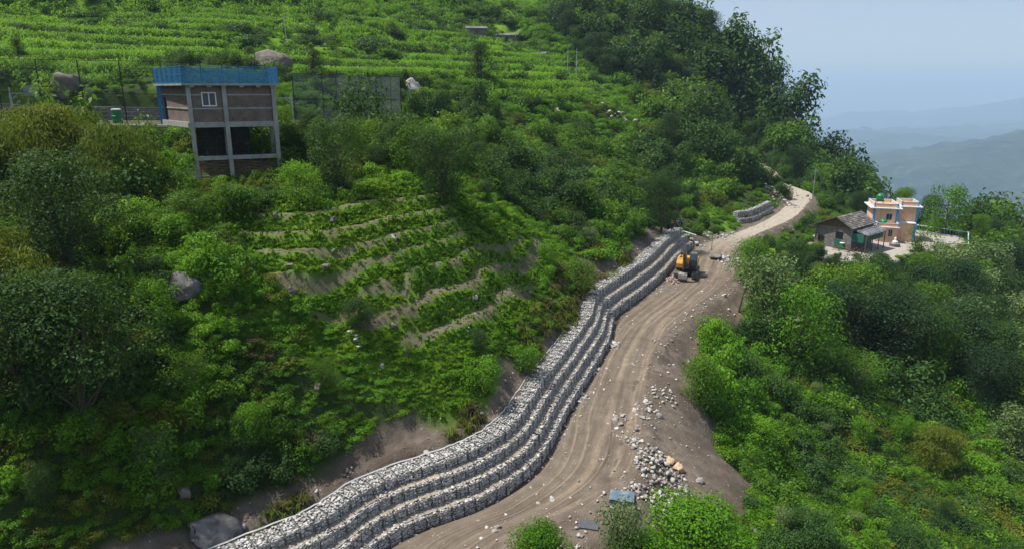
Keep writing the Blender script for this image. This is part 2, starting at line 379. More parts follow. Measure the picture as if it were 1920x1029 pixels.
ST_FILL = stonemat('fill_stone', [(0,(.22,.22,.215)),(1,(.28,.28,.27))])
ST_DARKR = stonemat('dark_rock', [(0,(.12,.115,.11)),(1,(.17,.165,.16))], 1.6)
ST_PALE = stonemat('pale_rock', [(0,(.34,.325,.30)),(1,(.46,.44,.41))], 2)
ST_ORANGE = stonemat('orange_rock', [(0,(.52,.38,.24)),(1,(.60,.45,.30))], 2)
ST_PINK = stonemat('pink_rubble', [(0,(.28,.20,.17)),(.5,(.42,.31,.27)),(1,(.55,.46,.42))])
ST_DARK = stonemat('dark_stone', [(0,(.10,.09,.085)),(.5,(.17,.16,.15)),(1,(.27,.25,.23))])
CONC = plain('concrete', (.36,.36,.34), .9, var=.18, scale=2, dirt=(.22,.21,.19))
WIRE = plain('wire', (.09,.09,.09), .5, .6)
MET_D = plain('dark_metal', (.035,.033,.03), .5, .5)
MET_G = plain('galvanised', (.50,.51,.52), .4, .6)
WHITE = plain('white_paint', (.74,.74,.72), .6, var=.05, dirt=(.55,.53,.48))
BLUE = plain('blue_paint', (.035,.20,.42), .5, var=.1)
BLUEH = plain('bright_blue_paint', (.05,.29,.58), .5, var=.1)
GREENP = plain('green_plastic', (.010,.19,.06), .35, var=.08)
PEACH = plain('peach_paint', (.78,.47,.29), .8, var=.07, scale=1.2, dirt=(.50,.30,.19))
ORANGE = plain('machine_orange', (.62,.29,.02), .4, var=.1, dirt=(.34,.20,.08))
BLACK = plain('black_paint', (.016,.018,.022), .35, var=.2)
STEEL = plain('worn_steel', (.17,.165,.16), .5, .4, var=.2, scale=4, dirt=(.22,.18,.14))
TRACK = plain('track_steel', (.11,.10,.09), .8, .2, var=.2, dirt=(.2,.16,.12))
GLASS = plain('window_glass', (.03,.045,.06), .08, 0., var=.05)
WOOD2 = plain('dry_branches', (.27,.19,.125), .9, var=.35, scale=4)
WOOD = plain('old_wood', (.14,.095,.06), .9, var=.35, scale=4)
FABRIC = plain('white_fabric', (.50,.50,.51), .9, var=.08)
TARP = plain('green_tarp', (.012,.115,.085), .7, var=.15)
BLUEGREY = plain('blue_grey_plastic', (.10,.155,.20), .55, var=.12, dirt=(.16,.19,.20))
SKIN = plain('skin', (.30,.17,.11), .6); HAIR = plain('hair', (.01,.01,.01), .7)
DUSTY = plain('dusty_ledge', (.34,.29,.23), .95, var=.3, scale=5, dirt=(.24,.20,.16), bump=.4)
def brickmat():
    m = newmat('brick_wall'); q = N(m); tc = q.obj()
    sx = q('ShaderNodeSeparateXYZ', {0: tc}); v = q('ShaderNodeCombineXYZ', {0: q.math('ADD', sx.outputs[0], sx.outputs[1]), 1: sx.outputs[2], 2: 0.}).outputs[0]
    b = q('ShaderNodeTexBrick', {'Vector': v, 'Color1': (.175,.105,.080,1), 'Color2': (.125,.080,.064,1), 'Mortar': (.24,.22,.20,1), 'Scale': 1., 'Mortar Size': .012, 'Brick Width': .24, 'Row Height': .085})
    nz = q.noise(tc, 1.5, 5); c = q.mix(1., b.outputs[0], q.ramp(nz, [(.3,(.65,.62,.6)),(.7,(1.1,1.08,1.05))]), 'MULTIPLY')
    p = q('ShaderNodeBsdfPrincipled', {'Base Color': c, 'Roughness': .9, 'Normal': q.bump(b.outputs['Fac'], -.4, .02)}); q.out(p.outputs[0]); return m
BRICK = brickmat()
def coursemat(name, c1, c2, mort, bw=.42, rh=.17):
    m = newmat(name); q = N(m); tc = q.obj()
    sx = q('ShaderNodeSeparateXYZ', {0: tc}); v = q('ShaderNodeCombineXYZ', {0: q.math('ADD', sx.outputs[0], sx.outputs[1]), 1: sx.outputs[2], 2: 0.}).outputs[0]
    v = q('ShaderNodeVectorMath', {0: v, 1: q('ShaderNodeVectorMath', {0: q('ShaderNodeTexNoise', {'Vector': tc, 'Scale': 2.}).outputs[1], 3: .12}, operation='SCALE').outputs[0]}, operation='ADD').outputs[0]
    b = q('ShaderNodeTexBrick', {'Vector': v, 'Color1': g3(c1), 'Color2': g3(c2), 'Mortar': g3(mort), 'Scale': 1., 'Mortar Size': .02, 'Brick Width': bw, 'Row Height': rh})
    nz = q.noise(tc, 3., 5); c = q.mix(1., b.outputs[0], q.ramp(nz, [(.3,(.6,.6,.6)),(.7,(1.2,1.2,1.2))]), 'MULTIPLY')
    p = q('ShaderNodeBsdfPrincipled', {'Base Color': c, 'Roughness': .95, 'Normal': q.bump(b.outputs['Fac'], -.6, .04)}); q.out(p.outputs[0]); return m
SHADEWALL = coursemat('painted_shade_masonry', (.07,.065,.06), (.04,.037,.034), (.015,.014,.012))  # masonry colour darkened to stand for the shade under the brick room
STONEWALL = coursemat('stone_masonry', (.27,.25,.23), (.16,.15,.14), (.06,.055,.05))
BLOCK = coursemat('concrete_block', (.27,.27,.26), (.20,.20,.20), (.15,.15,.145), .42, .21)
SLATE = coursemat('slate', (.20,.20,.21), (.11,.11,.12), (.03,.03,.03), .55, .35)
def netmat(name, col, op):
    m = newmat(name); q = N(m)
    a = q('ShaderNodeBsdfTransparent'); b = q('ShaderNodeBsdfPrincipled', {'Base Color': g3(col), 'Roughness': .6})
    nz = q.math('MULTIPLY_ADD', q.noise(q.obj(), .7, 3), .3, op-.15)
    x = q('ShaderNodeMixShader', {0: nz, 1: a.outputs[0], 2: b.outputs[0]}); q.out(x.outputs[0]); return m
NET_B = netmat('blue_net', (.015,.16,.30), .46)
NET_G = netmat('chainlink', (.12,.12,.12), .16)
NET_G2 = netmat('grey_shade_net', (.11,.13,.13), .42)

# ------------------------------------------------------------------ mesh helpers
def mesh_np(name, V, Fc, mat):
    me = bpy.data.meshes.new(name); V = np.asarray(V, np.float32); Fc = np.asarray(Fc, np.int32)
    k = Fc.shape[1]; me.vertices.add(len(V)); me.vertices.foreach_set('co', V.ravel())
    me.loops.add(Fc.size); me.loops.foreach_set('vertex_index', Fc.ravel())
    me.polygons.add(len(Fc)); me.polygons.foreach_set('loop_start', np.arange(0, Fc.size, k, dtype=np.int32))
    if mat: me.materials.append(mat)
    me.update(calc_edges=True); return me
def tag(o, label=None, cat=None, group=None, kind=None):
    for k, v in (('label', label), ('category', cat), ('group', group), ('kind', kind)):
        if v: o[k] = v
    return o
def link(name, me, parent=None, **t):
    o = bpy.data.objects.new(name, me); COL.objects.link(o)
    if parent is not None: o.parent = parent
    return tag(o, **t)
def empty(name, loc, rz=0., **t):
    o = bpy.data.objects.new(name, None); COL.objects.link(o); o.location = loc; o.rotation_euler = (0, 0, rz); o.empty_display_size = .3
    return tag(o, **t)
def copy_tree(o, parent=None):
    c = o.copy(); COL.objects.link(c)
    if parent is not None: c.parent = parent
    for ch in list(o.children): copy_tree(ch, c)
    return c
class MB:
    def __init__(s): s.v = []; s.f = []
    def add(s, V, Fs):
        b = len(s.v); s.v += [tuple(map(float, p)) for p in V]; s.f += [tuple(i+b for i in f) for f in Fs]; return s
    def box(s, x0, y0, z0, x1, y1, z1):
        return s.add([(x0,y0,z0),(x1,y0,z0),(x1,y1,z0),(x0,y1,z0),(x0,y0,z1),(x1,y0,z1),(x1,y1,z1),(x0,y1,z1)],
                     [(3,2,1,0),(4,5,6,7),(0,1,5,4),(1,2,6,5),(2,3,7,6),(3,0,4,7)])
    def prism(s, poly, z0, z1):
        n = len(poly)
        return s.add([(a,b,z0) for a,b in poly]+[(a,b,z1) for a,b in poly],
            [tuple(range(n-1,-1,-1)), tuple(range(n,2*n))]+[(i,(i+1)%n,n+(i+1)%n,n+i) for i in range(n)])
    def extr(s, prof, axis_from, axis_to, plane='yz'):
        """profile [(a,b)] extruded along the remaining axis"""
        n = len(prof)
        if plane == 'yz': mk = lambda t, a, b: (t, a, b)
        else: mk = lambda t, a, b: (a, t, b)
        V = [mk(axis_from, a, b) for a, b in prof]+[mk(axis_to, a, b) for a, b in prof]
        return s.add(V, [tuple(range(n-1,-1,-1)), tuple(range(n,2*n))]+[(i,(i+1)%n,n+(i+1)%n,n+i) for i in range(n)])
    def tube(s, p0, p1, r0, r1=None, n=6):
        r1 = r0 if r1 is None else r1; p0 = Vector(p0); p1 = Vector(p1); d = (p1-p0)
        if d.length < 1e-6: return s
        d.normalize(); a = d.orthogonal().normalized(); b = d.cross(a)
        V = []
        for p, r in ((p0, r0), (p1, r1)):
            for i in range(n): t = 2*math.pi*i/n; V.append(p+a*(math.cos(t)*r)+b*(math.sin(t)*r))
        return s.add(V, [(i,(i+1)%n,n+(i+1)%n,n+i) for i in range(n)]+[tuple(range(n-1,-1,-1)), tuple(range(n,2*n))])
    def path(s, pts, r, n=6):
        for a, b in zip(pts[:-1], pts[1:]): s.tube(a, b, r, r, n)
        return s
    def lathe(s, prof, n=16, c=(0,0)):
        V = []; 
        for r, z in prof:
            for i in range(n): t = 2*math.pi*i/n; V.append((c[0]+math.cos(t)*r, c[1]+math.sin(t)*r, z))
        Fs = [(k*n+i, k*n+(i+1)%n, (k+1)*n+(i+1)%n, (k+1)*n+i) for k in range(len(prof)-1) for i in range(n)]
        return s.add(V, Fs+[tuple(range(n-1,-1,-1)), tuple(range((len(prof)-1)*n, len(prof)*n))])
    def quad(s, a, b, c, d, th=0.):
        if th:
            nn = (Vector(b)-Vector(a)).cross(Vector(d)-Vector(a)).normalized()*th
            P = [Vector(p) for p in (a,b,c,d)]; return s.add(P+[p-nn for p in P], [(0,1,2,3),(7,6,5,4),(0,4,5,1),(1,5,6,2),(2,6,7,3),(3,7,4,0)])
        return s.add([a,b,c,d], [(0,1,2,3)])
    def mesh(s, name, mat, smooth=False):
        me = bpy.data.meshes.new(name); me.from_pydata(s.v, [], s.f); me.materials.append(mat)
        if smooth: me.polygons.foreach_set('use_smooth', [True]*len(me.polygons))
        me.update(); return me
    def build(s, name, mat, parent=None, smooth=False, **t): return link(name, s.mesh(name, mat, smooth), parent, **t)
def bevel(o, wdt=.03, seg=1):
    m = o.modifiers.new('bevel', 'BEVEL'); m.width = wdt; m.segments = seg; m.limit_method = 'ANGLE'; return o

# stones: template = faceted irregular lump (subdivided cube pushed towards a rounded block)
def stone_template(seed, n=1):
    r = np.random.default_rng(seed)
    import bmesh
    bm = bmesh.new(); bmesh.ops.create_icosphere(bm, subdivisions=n, radius=1)
    V = np.array([v.co[:] for v in bm.verts]); Fc = np.array([[v.index for v in f.verts] for f in bm.faces]); bm.free()
    V = np.sign(V)*np.abs(V)**(.62 if n < 3 else .95)
    for k in range(8 if n < 3 else 11):
        d = r.normal(size=3); d /= np.linalg.norm(d); h = r.uniform(.50, .80); dd = V@d; V -= np.outer(np.maximum(dd-h, 0), d)
    V += r.normal(size=V.shape)*.05
    return V, Fc
STT = [stone_template(k) for k in range(8)]; STT2 = [stone_template(20+k, 2) for k in range(6)]; STB = [stone_template(40+k, 3) for k in range(6)]
def rotm(r, tilt=math.pi):
    a, b, c = r.uniform(-math.pi, math.pi), r.uniform(-tilt, tilt), r.uniform(-tilt, tilt)
    ca, sa, cb, sb, cc, sc_ = math.cos(a), math.sin(a), math.cos(b), math.sin(b), math.cos(c), math.sin(c)
    return np.array([[ca,-sa,0],[sa,ca,0],[0,0,1]])@np.array([[cb,0,sb],[0,1,0],[-sb,0,cb]])@np.array([[1,0,0],[0,cc,-sc_],[0,sc_,cc]])
def stones_mesh(name, items, mat, T=None):
    """items: (pos, (sx,sy,sz), 3x3 rotation)"""
    T = T or STT; Vs = []; Fs = []; o = 0
    for i, (p, s, m) in enumerate(items):
        V, Fc = T[i % len(T)]; Vs.append((V*s)@m.T+p); Fs.append(Fc+o); o += len(V)
    return mesh_np(name, np.vstack(Vs), np.vstack(Fs), mat)

# ------------------------------------------------------------------ foliage meshes
def leaf_quads(r, C, Nn, L, wd, bend=.2, dirv=None):
    """C centres, Nn normals -> rhombic leaves, one island each"""
    n = len(C); Nn = Nn/np.linalg.norm(Nn, axis=1, keepdims=True)
    a = r.normal(size=(n, 3)) if dirv is None else dirv+r.normal(size=(n, 3))*.25
    a -= (a*Nn).sum(1, keepdims=True)*Nn; a /= np.linalg.norm(a, axis=1, keepdims=True)+1e-9
    b = np.cross(Nn, a); L = (L*r.uniform(.6, 1.35, n))[:, None]; W = L*wd
    V = np.stack([C-a*L*.5, C+b*W*.5+Nn*L*bend*.3, C+a*L*.5-Nn*L*bend*.4, C-b*W*.5+Nn*L*bend*.3], 1).reshape(-1, 3)
    return V, np.arange(4*n).reshape(n, 4)
def lobes_cloud(r, lobes, n, up=.35, rough=.5, fill=.25):
    Lb = np.array(lobes); wgt = (Lb[:, 3]*Lb[:, 5]); wgt = wgt/wgt.sum()
    k = r.choice(len(Lb), n, p=wgt); d = r.normal(size=(n, 3)); d[:, 2] += .35; d /= np.linalg.norm(d, axis=1, keepdims=True)
    rad = np.where(r.random(n) < fill, r.uniform(.3, .9, n), r.uniform(.82, 1.12, n))
    # uneven surface: small clumps
    ph = k*1.7; bump = np.sin(d[:, 0]*5+ph)*np.cos(d[:, 1]*6+ph*2)*np.sin(d[:, 2]*5+ph)
    rad = rad*(1+.28*bump)
    C = Lb[k, :3]+d*rad[:, None]*Lb[k, 3:6]
    nn = d+np.array([0, 0, up])+r.normal(size=(n, 3))*rough
    return C, nn
def trunk_mesh(r, h, r0, targets, mat=BARK):
    b = MB(); p = Vector((0, 0, -.6)); top = Vector((r.uniform(-.1,.1)*h, r.uniform(-.1,.1)*h, h*.62)); pts = [p]
    for k in range(1, 5):
        t = k/4; pts.append(p.lerp(top, t)+Vector((r.normal()*.02*h, r.normal()*.02*h, 0)))
    for k in range(4): b.tube(pts[k], pts[k+1], r0*(1-.2*k), r0*(1-.2*(k+1)), 6)
    for T in targets:
        k = r.integers(1, 5); s = pts[k]; m = s.lerp(Vector(T), .5)+Vector((0, 0, -.04*h))
        b.tube(s, m, r0*.35, r0*.24, 5); b.tube(m, T, r0*.24, r0*.08, 5)
    return b.mesh('trunk', mat)
def crown_lobes(r, h, wd, base, nl, shape='round'):
    out = []
    for i in range(nl):
        u = (i+.5)/nl; a = i*2.4+r.uniform(-.4, .4); z = base+(h-base)*(u**.85)
        prof = {'round': math.sin(math.pi*min(.97, .18+.78*u)), 'cone': (1-u)*.95+.12, 'col': .6+.3*math.sin(3*u), 'flat': .5+.5*u}[shape]
        rad = wd*.5*prof*r.uniform(.35, .85); s = wd*.5*r.uniform(.30, .52)*(.75 if shape == 'cone' else 1)
        s = min(s, (h-base)*.33)
        out.append((math.cos(a)*rad, math.sin(a)*rad, min(z, h-s*.8), s, s, s*r.uniform(.65, .95)))
    return out
def make_broad(name, seed, h, wd, n, leaf, mat, shape='round', base=.22, nl=14, wl=.55, up=.35, fill=.25):
    r = np.random.default_rng(seed); lb = crown_lobes(r, h, wd, h*base, nl, shape)
    C, nn = lobes_cloud(r, lb, n, up, .55, fill); V, Fc = leaf_quads(r, C, nn, leaf, wl)
    return mesh_np(name+'_crown', V, Fc, mat), trunk_mesh(r, h, .03*h, [l[:3] for l in lb])
def make_weeping(seed, h, wd, n, leaf, mat):
    r = np.random.default_rng(seed); lb = crown_lobes(r, h, wd, h*.2, 16, 'round')
    C, nn = lobes_cloud(r, lb, n, .1, .6, .3); dv = nn*.5; dv[:, 2] = -.9
    V, Fc = leaf_quads(r, C, nn+r.normal(size=nn.shape)*.3, leaf, .16, .1, dv)
    return mesh_np('feathery_crown', V, Fc, mat), trunk_mesh(r, h, .022*h, [l[:3] for l in lb])
def make_pine(seed, h, wd, n, mat, gap=.35):
    """tall open crown: foliage plates on whorled branches, gaps between"""
    r = np.random.default_rng(seed); lb = []
    z = h*gap
    while z < h*.98:
        u = (z-h*gap)/(h*(1-gap)); rad = wd*.5*(1-u*.8)*r.uniform(.6, 1.05)
        for k in range(3 if u < .8 else 1):
            a = r.uniform(0, 6.28); q_ = r.uniform(.45, 1.)
            s = wd*.17*r.uniform(.6, 1.1)
            lb.append((math.cos(a)*rad*q_, math.sin(a)*rad*q_, z+r.uniform(-.3,.3), s, s, s*.5))
        z += h*.062*r.uniform(.7, 1.3)
    lb.append((0,0,h*.97,wd*.1,wd*.1,wd*.12))
    C, nn = lobes_cloud(r, lb, n, .5, .5, .3); V, Fc = leaf_quads(r, C, nn, .42, .4)
    b = MB(); b.tube((0,0,-.8), (0,0,h*.55), .022*h, .014*h, 6); b.tube((0,0,h*.55), (0,0,h*.97), .014*h, .004*h, 5)
    for l in lb[:-1]: b.tube((0,0,l[2]-.04*h), l[:3], .006*h, .002*h, 4)
    return mesh_np('pine_crown', V, Fc, mat), b.mesh('trunk', BARK)
def make_tuft(seed, nb, h, spread, wdt, mat, droop=.5):
    r = np.random.default_rng(seed); V = []; Fs = []; o = 0
    for i in range(nb):
        a = r.uniform(0, 6.28); L = h*r.uniform(.6, 1.2); s = spread*r.uniform(.3, 1); d = np.array([math.cos(a), math.sin(a), 0]); sd_ = np.array([-d[1], d[0], 0])*wdt*.5
        b0 = d*spread*.15*r.uniform(0,1); m = b0+d*s*.4+np.array([0,0,L*.7]); t = b0+d*s+np.array([0,0,L*(1-droop*r.uniform(.1,1))])
        V += [b0-sd_, b0+sd_, m+sd_*.9, m-sd_*.9, t, t+sd_*.05]; Fs += [(o,o+1,o+2,o+3),(o+3,o+2,o+5,o+4)]; o += 6
    return mesh_np('tuft', V, Fs, mat)
def make_corn(seed):
    r = np.random.default_rng(seed); V = []; Fs = []; o = 0
    def blade(b0, d, L, wd, lift):
        nonlocal o
        sd_ = np.array([-d[1], d[0], 0])*wd*.5; m = b0+d*L*.45+np.array([0,0,L*lift]); t = b0+d*L+np.array([0,0,-L*.15])
        V.extend([b0-sd_*.5, b0+sd_*.5, m+sd_, m-sd_, t, t+sd_*.05]); Fs.extend([(o,o+1,o+2,o+3),(o+3,o+2,o+5,o+4)]); o += 6
    for k in range(5):
        c = np.array([r.uniform(-.55,.55), r.uniform(-.45,.45), 0]); hh = r.uniform(1.5, 2.2)
        for i in range(9):
            a = r.uniform(0, 6.28); z = hh*(.2+.75*i/9); blade(c+[0,0,z], np.array([math.cos(a), math.sin(a), 0]), r.uniform(.5,.9), .11, .45)
        V.extend([c+[-.03,0,0], c+[.03,0,0], c+[.02,0,hh*1.05], c+[-.02,0,hh*1.05]]); Fs.append((o,o+1,o+2,o+3)); o += 4
    return mesh_np('corn', V, Fs, LM['corn'])

# ------------------------------------------------------------------ ground sheet
def axis(lo, a, b, hi, st, g=1.13):
    mid = list(np.arange(a, b+1e-6, st)); s = st; x = mid[-1]; up_ = []
    while x < hi: s *= g; x += s; up_.append(x)
    s = st; x = a; dn = []
    while x > lo: s *= g; x -= s; dn.append(x)
    return np.array(dn[::-1]+mid+up_)
gx = axis(-3000, -56, 62, 9000, .42, 1.07); gy = axis(-600, 20, 105, 9000, .42, 1.03)
GX, GY = np.meshgrid(gx, gy)
gz, at_ = Zfull(GX, GY, True)
nx, ny = len(gx), len(gy)
idx = np.arange(nx*ny).reshape(ny, nx)
me = mesh_np('hillside', np.stack([GX.ravel(), GY.ravel(), gz], 1), np.stack([idx[:-1,:-1], idx[:-1,1:], idx[1:,1:], idx[1:,:-1]], -1).reshape(-1, 4), gm)
me.polygons.foreach_set('use_smooth', [True]*len(me.polygons))
tmask = sstep(4, 0, pdist(GX, GY, TPOLY)); smask = sstep(2, 0, pdist(GX, GY, SPOLY))
grassy = np.clip(np.maximum.reduce([tmask, smask*.8, sstep(4, 0, pdist(GX, GY, CPOLY)), sstep(.12, .35, fbm(GX.ravel(), GY.ravel(), 18, 3))*.8]), 0, 1)
for nm, a in (('dirt', at_['dirt']), ('soil', at_['soil']), ('yard', at_['yard']), ('grassy', grassy)):
    A_ = me.attributes.new(nm, 'FLOAT', 'POINT'); A_.data.foreach_set('value', np.asarray(a, np.float32).ravel())
link('ground', me, kind='structure')
print('ground verts', nx*ny)

# road ribbon
na = 26; V = []; UV = []
sub = np.arange(0, len(RC)-.999, .33)
I = lambda arr: np.stack([np.interp(sub, np.arange(len(arr)), arr[:, k]) for k in range(3)], 1)
rl_, rr_ = I(RL), I(RR); ss = np.interp(sub, np.arange(len(rs)), rs); hw_ = np.interp(sub, np.arange(len(RHW)), RHW)
us = np.linspace(0, 1, na)
for j, uu in enumerate(us):
    p = rl_*(1-uu)+rr_*uu; c_ = (uu-.5)*2*hw_*1.0
    nz = fbm(p[:, 0], p[:, 1], 2.2, 4)
    edge = np.clip((abs(uu-.5)*2-.84)/.16, 0, 1)
    p = p.copy(); p[:, 2] += .03+nz*.09-edge**2*.35
    wb = np.interp(ss, np.arange(0, 400, 12), np.random.default_rng(5).uniform(-.5, .5, 34))
    for off in (-1.55, .35): p[:, 2] -= .05*np.exp(-((-c_+wb-off)/.35)**2)
    V.append(p); UV.append(np.stack([ss, -c_], 1))
V = np.stack(V, 1).reshape(-1, 3); UV = np.stack(UV, 1).reshape(-1, 2)
idx = np.arange(len(sub)*na).reshape(len(sub), na)
Fr = np.stack([idx[:-1,:-1], idx[:-1,1:], idx[1:,1:], idx[1:,:-1]], -1).reshape(-1, 4)[:, ::-1]
me = mesh_np('road', V, Fr, rm); uvl = me.uv_layers.new(name='UVMap'); uvl.data.foreach_set('uv', UV[Fr.ravel()].astype(np.float32).ravel())
me.polygons.foreach_set('use_smooth', [True]*len(me.polygons))
link('road', me, kind='structure')

# ------------------------------------------------------------------ far mountains and haze
mm = newmat('mountain_forest'); q = N(mm); P = q.pos()
c = q.mix(q.ramp(q.noise(P, .004, 8, .65), [(.35,(0,0,0)),(.65,(1,1,1))]), (.006,.018,.010,1), (.030,.050,.025,1))
c = q.mix(q.ramp(q.noise(P, .02, 6, .7), [(.56,(0,0,0)),(.64,(1,1,1))]), c, (.07,.085,.055,1))
q.out(q('ShaderNodeBsdfPrincipled', {'Base Color': c, 'Roughness': .95, 'Specular IOR Level': .1, 'Normal': q.bump(q.noise(P, .01, 6), .6, 30)}).outputs[0])
def ridge(pts, t, depth, amp, sc, seed):
    """crest through (px, py) at distance t, falling away on both sides"""
    xs = np.array([p[0] for p in pts]); ys = np.array([p[1] for p in pts])
    U = np.linspace(xs[0], xs[-1], 190); W = np.linspace(-1, 1, 70); Pp = []
    for wv_ in W:
        tt = t+wv_*depth
        cr = np.interp(U, xs, ys); X = (U-CX)/F*t; 
        dz = np.array([PT(u, c, t) for u, c in zip(U, cr)])
        X = dz[:, 0]; Y = dz[:, 1]+wv_*depth; zc = dz[:, 2]
        h = 1-abs(wv_)**1.1
        zz = -650+(zc+650)*h+(np.abs(fbm(X+seed*999, Y, sc, 6))*-1.4+.35)*amp*(.02+.98*min(1, 2.0*abs(wv_)))
        zz += fbm(X, Y+seed*99, sc*.12, 4)*amp*.10
        Pp.append(np.stack([X, Y, zz], 1))
    Pp = np.array(Pp).reshape(-1, 3); idx = np.arange(70*190).reshape(70, 190)
    me = mesh_np('mountain', Pp, np.stack([idx[:-1,:-1], idx[:-1,1:], idx[1:,1:], idx[1:,:-1]], -1).reshape(-1, 4), mm)
    me.polygons.foreach_set('use_smooth', [True]*len(me.polygons)); link('mountain', me, kind='structure')
ridge([(1300,420),(1560,362),(1650,326),(1700,305),(1760,292),(1800,284),(1850,266),(1920,250),(2050,225),(2300,240),(2600,300)], 4200, 1700, 260, 900, 1)
ridge([(1100,300),(1400,285),(1560,262),(1620,252),(1660,249),(1700,254),(1760,262),(1850,250),(1950,240),(2300,225),(2700,260)], 8500, 2500, 300, 1800, 2)
ridge([(900,300),(1300,290),(1560,280),(1640,262),(1720,243),(1790,222),(1850,205),(1920,187),(2000,176),(2150,190),(2700,220)], 13500, 3000, 420, 2600, 3)
HAZE = True
if HAZE:
    hb = MB().box(-4000, -700, -1050, 16500, 17500, 120).build('haze', None, kind='stuff') if False else None
    m = newmat('haze_air'); q = N(m)
    vol = q('ShaderNodeVolumePrincipled', {'Color': (.54,.76,1.0,1), 'Density': 1.35e-4, 'Anisotropy': .0})
    q('ShaderNodeOutputMaterial', {'Volume': vol.outputs[0]})
    MB().box(-5000, -800, -1100, 18500, 17500, 260).build('haze', m, kind='stuff')
# ------------------------------------------------------------------ fast look-up of the ground
def gint(field, x, y):
    x = np.ravel(x); y = np.ravel(y); Fd = np.asarray(field, float).reshape(ny, nx)
    i = np.clip(np.searchsorted(gx, x)-1, 0, nx-2); j = np.clip(np.searchsorted(gy, y)-1, 0, ny-2)
    u = np.clip((x-gx[i])/(gx[i+1]-gx[i]), 0, 1); v = np.clip((y-gy[j])/(gy[j+1]-gy[j]), 0, 1)
    return (Fd[j,i]*(1-u)+Fd[j,i+1]*u)*(1-v)+(Fd[j+1,i]*(1-u)+Fd[j+1,i+1]*u)*v
def ZF(x, y): return gint(gz, x, y)
def zf(x, y): return float(ZF(np.array([x]), np.array([y]))[0])
def H(px, py, **k): return hit(px, py, zf=ZF, **k)

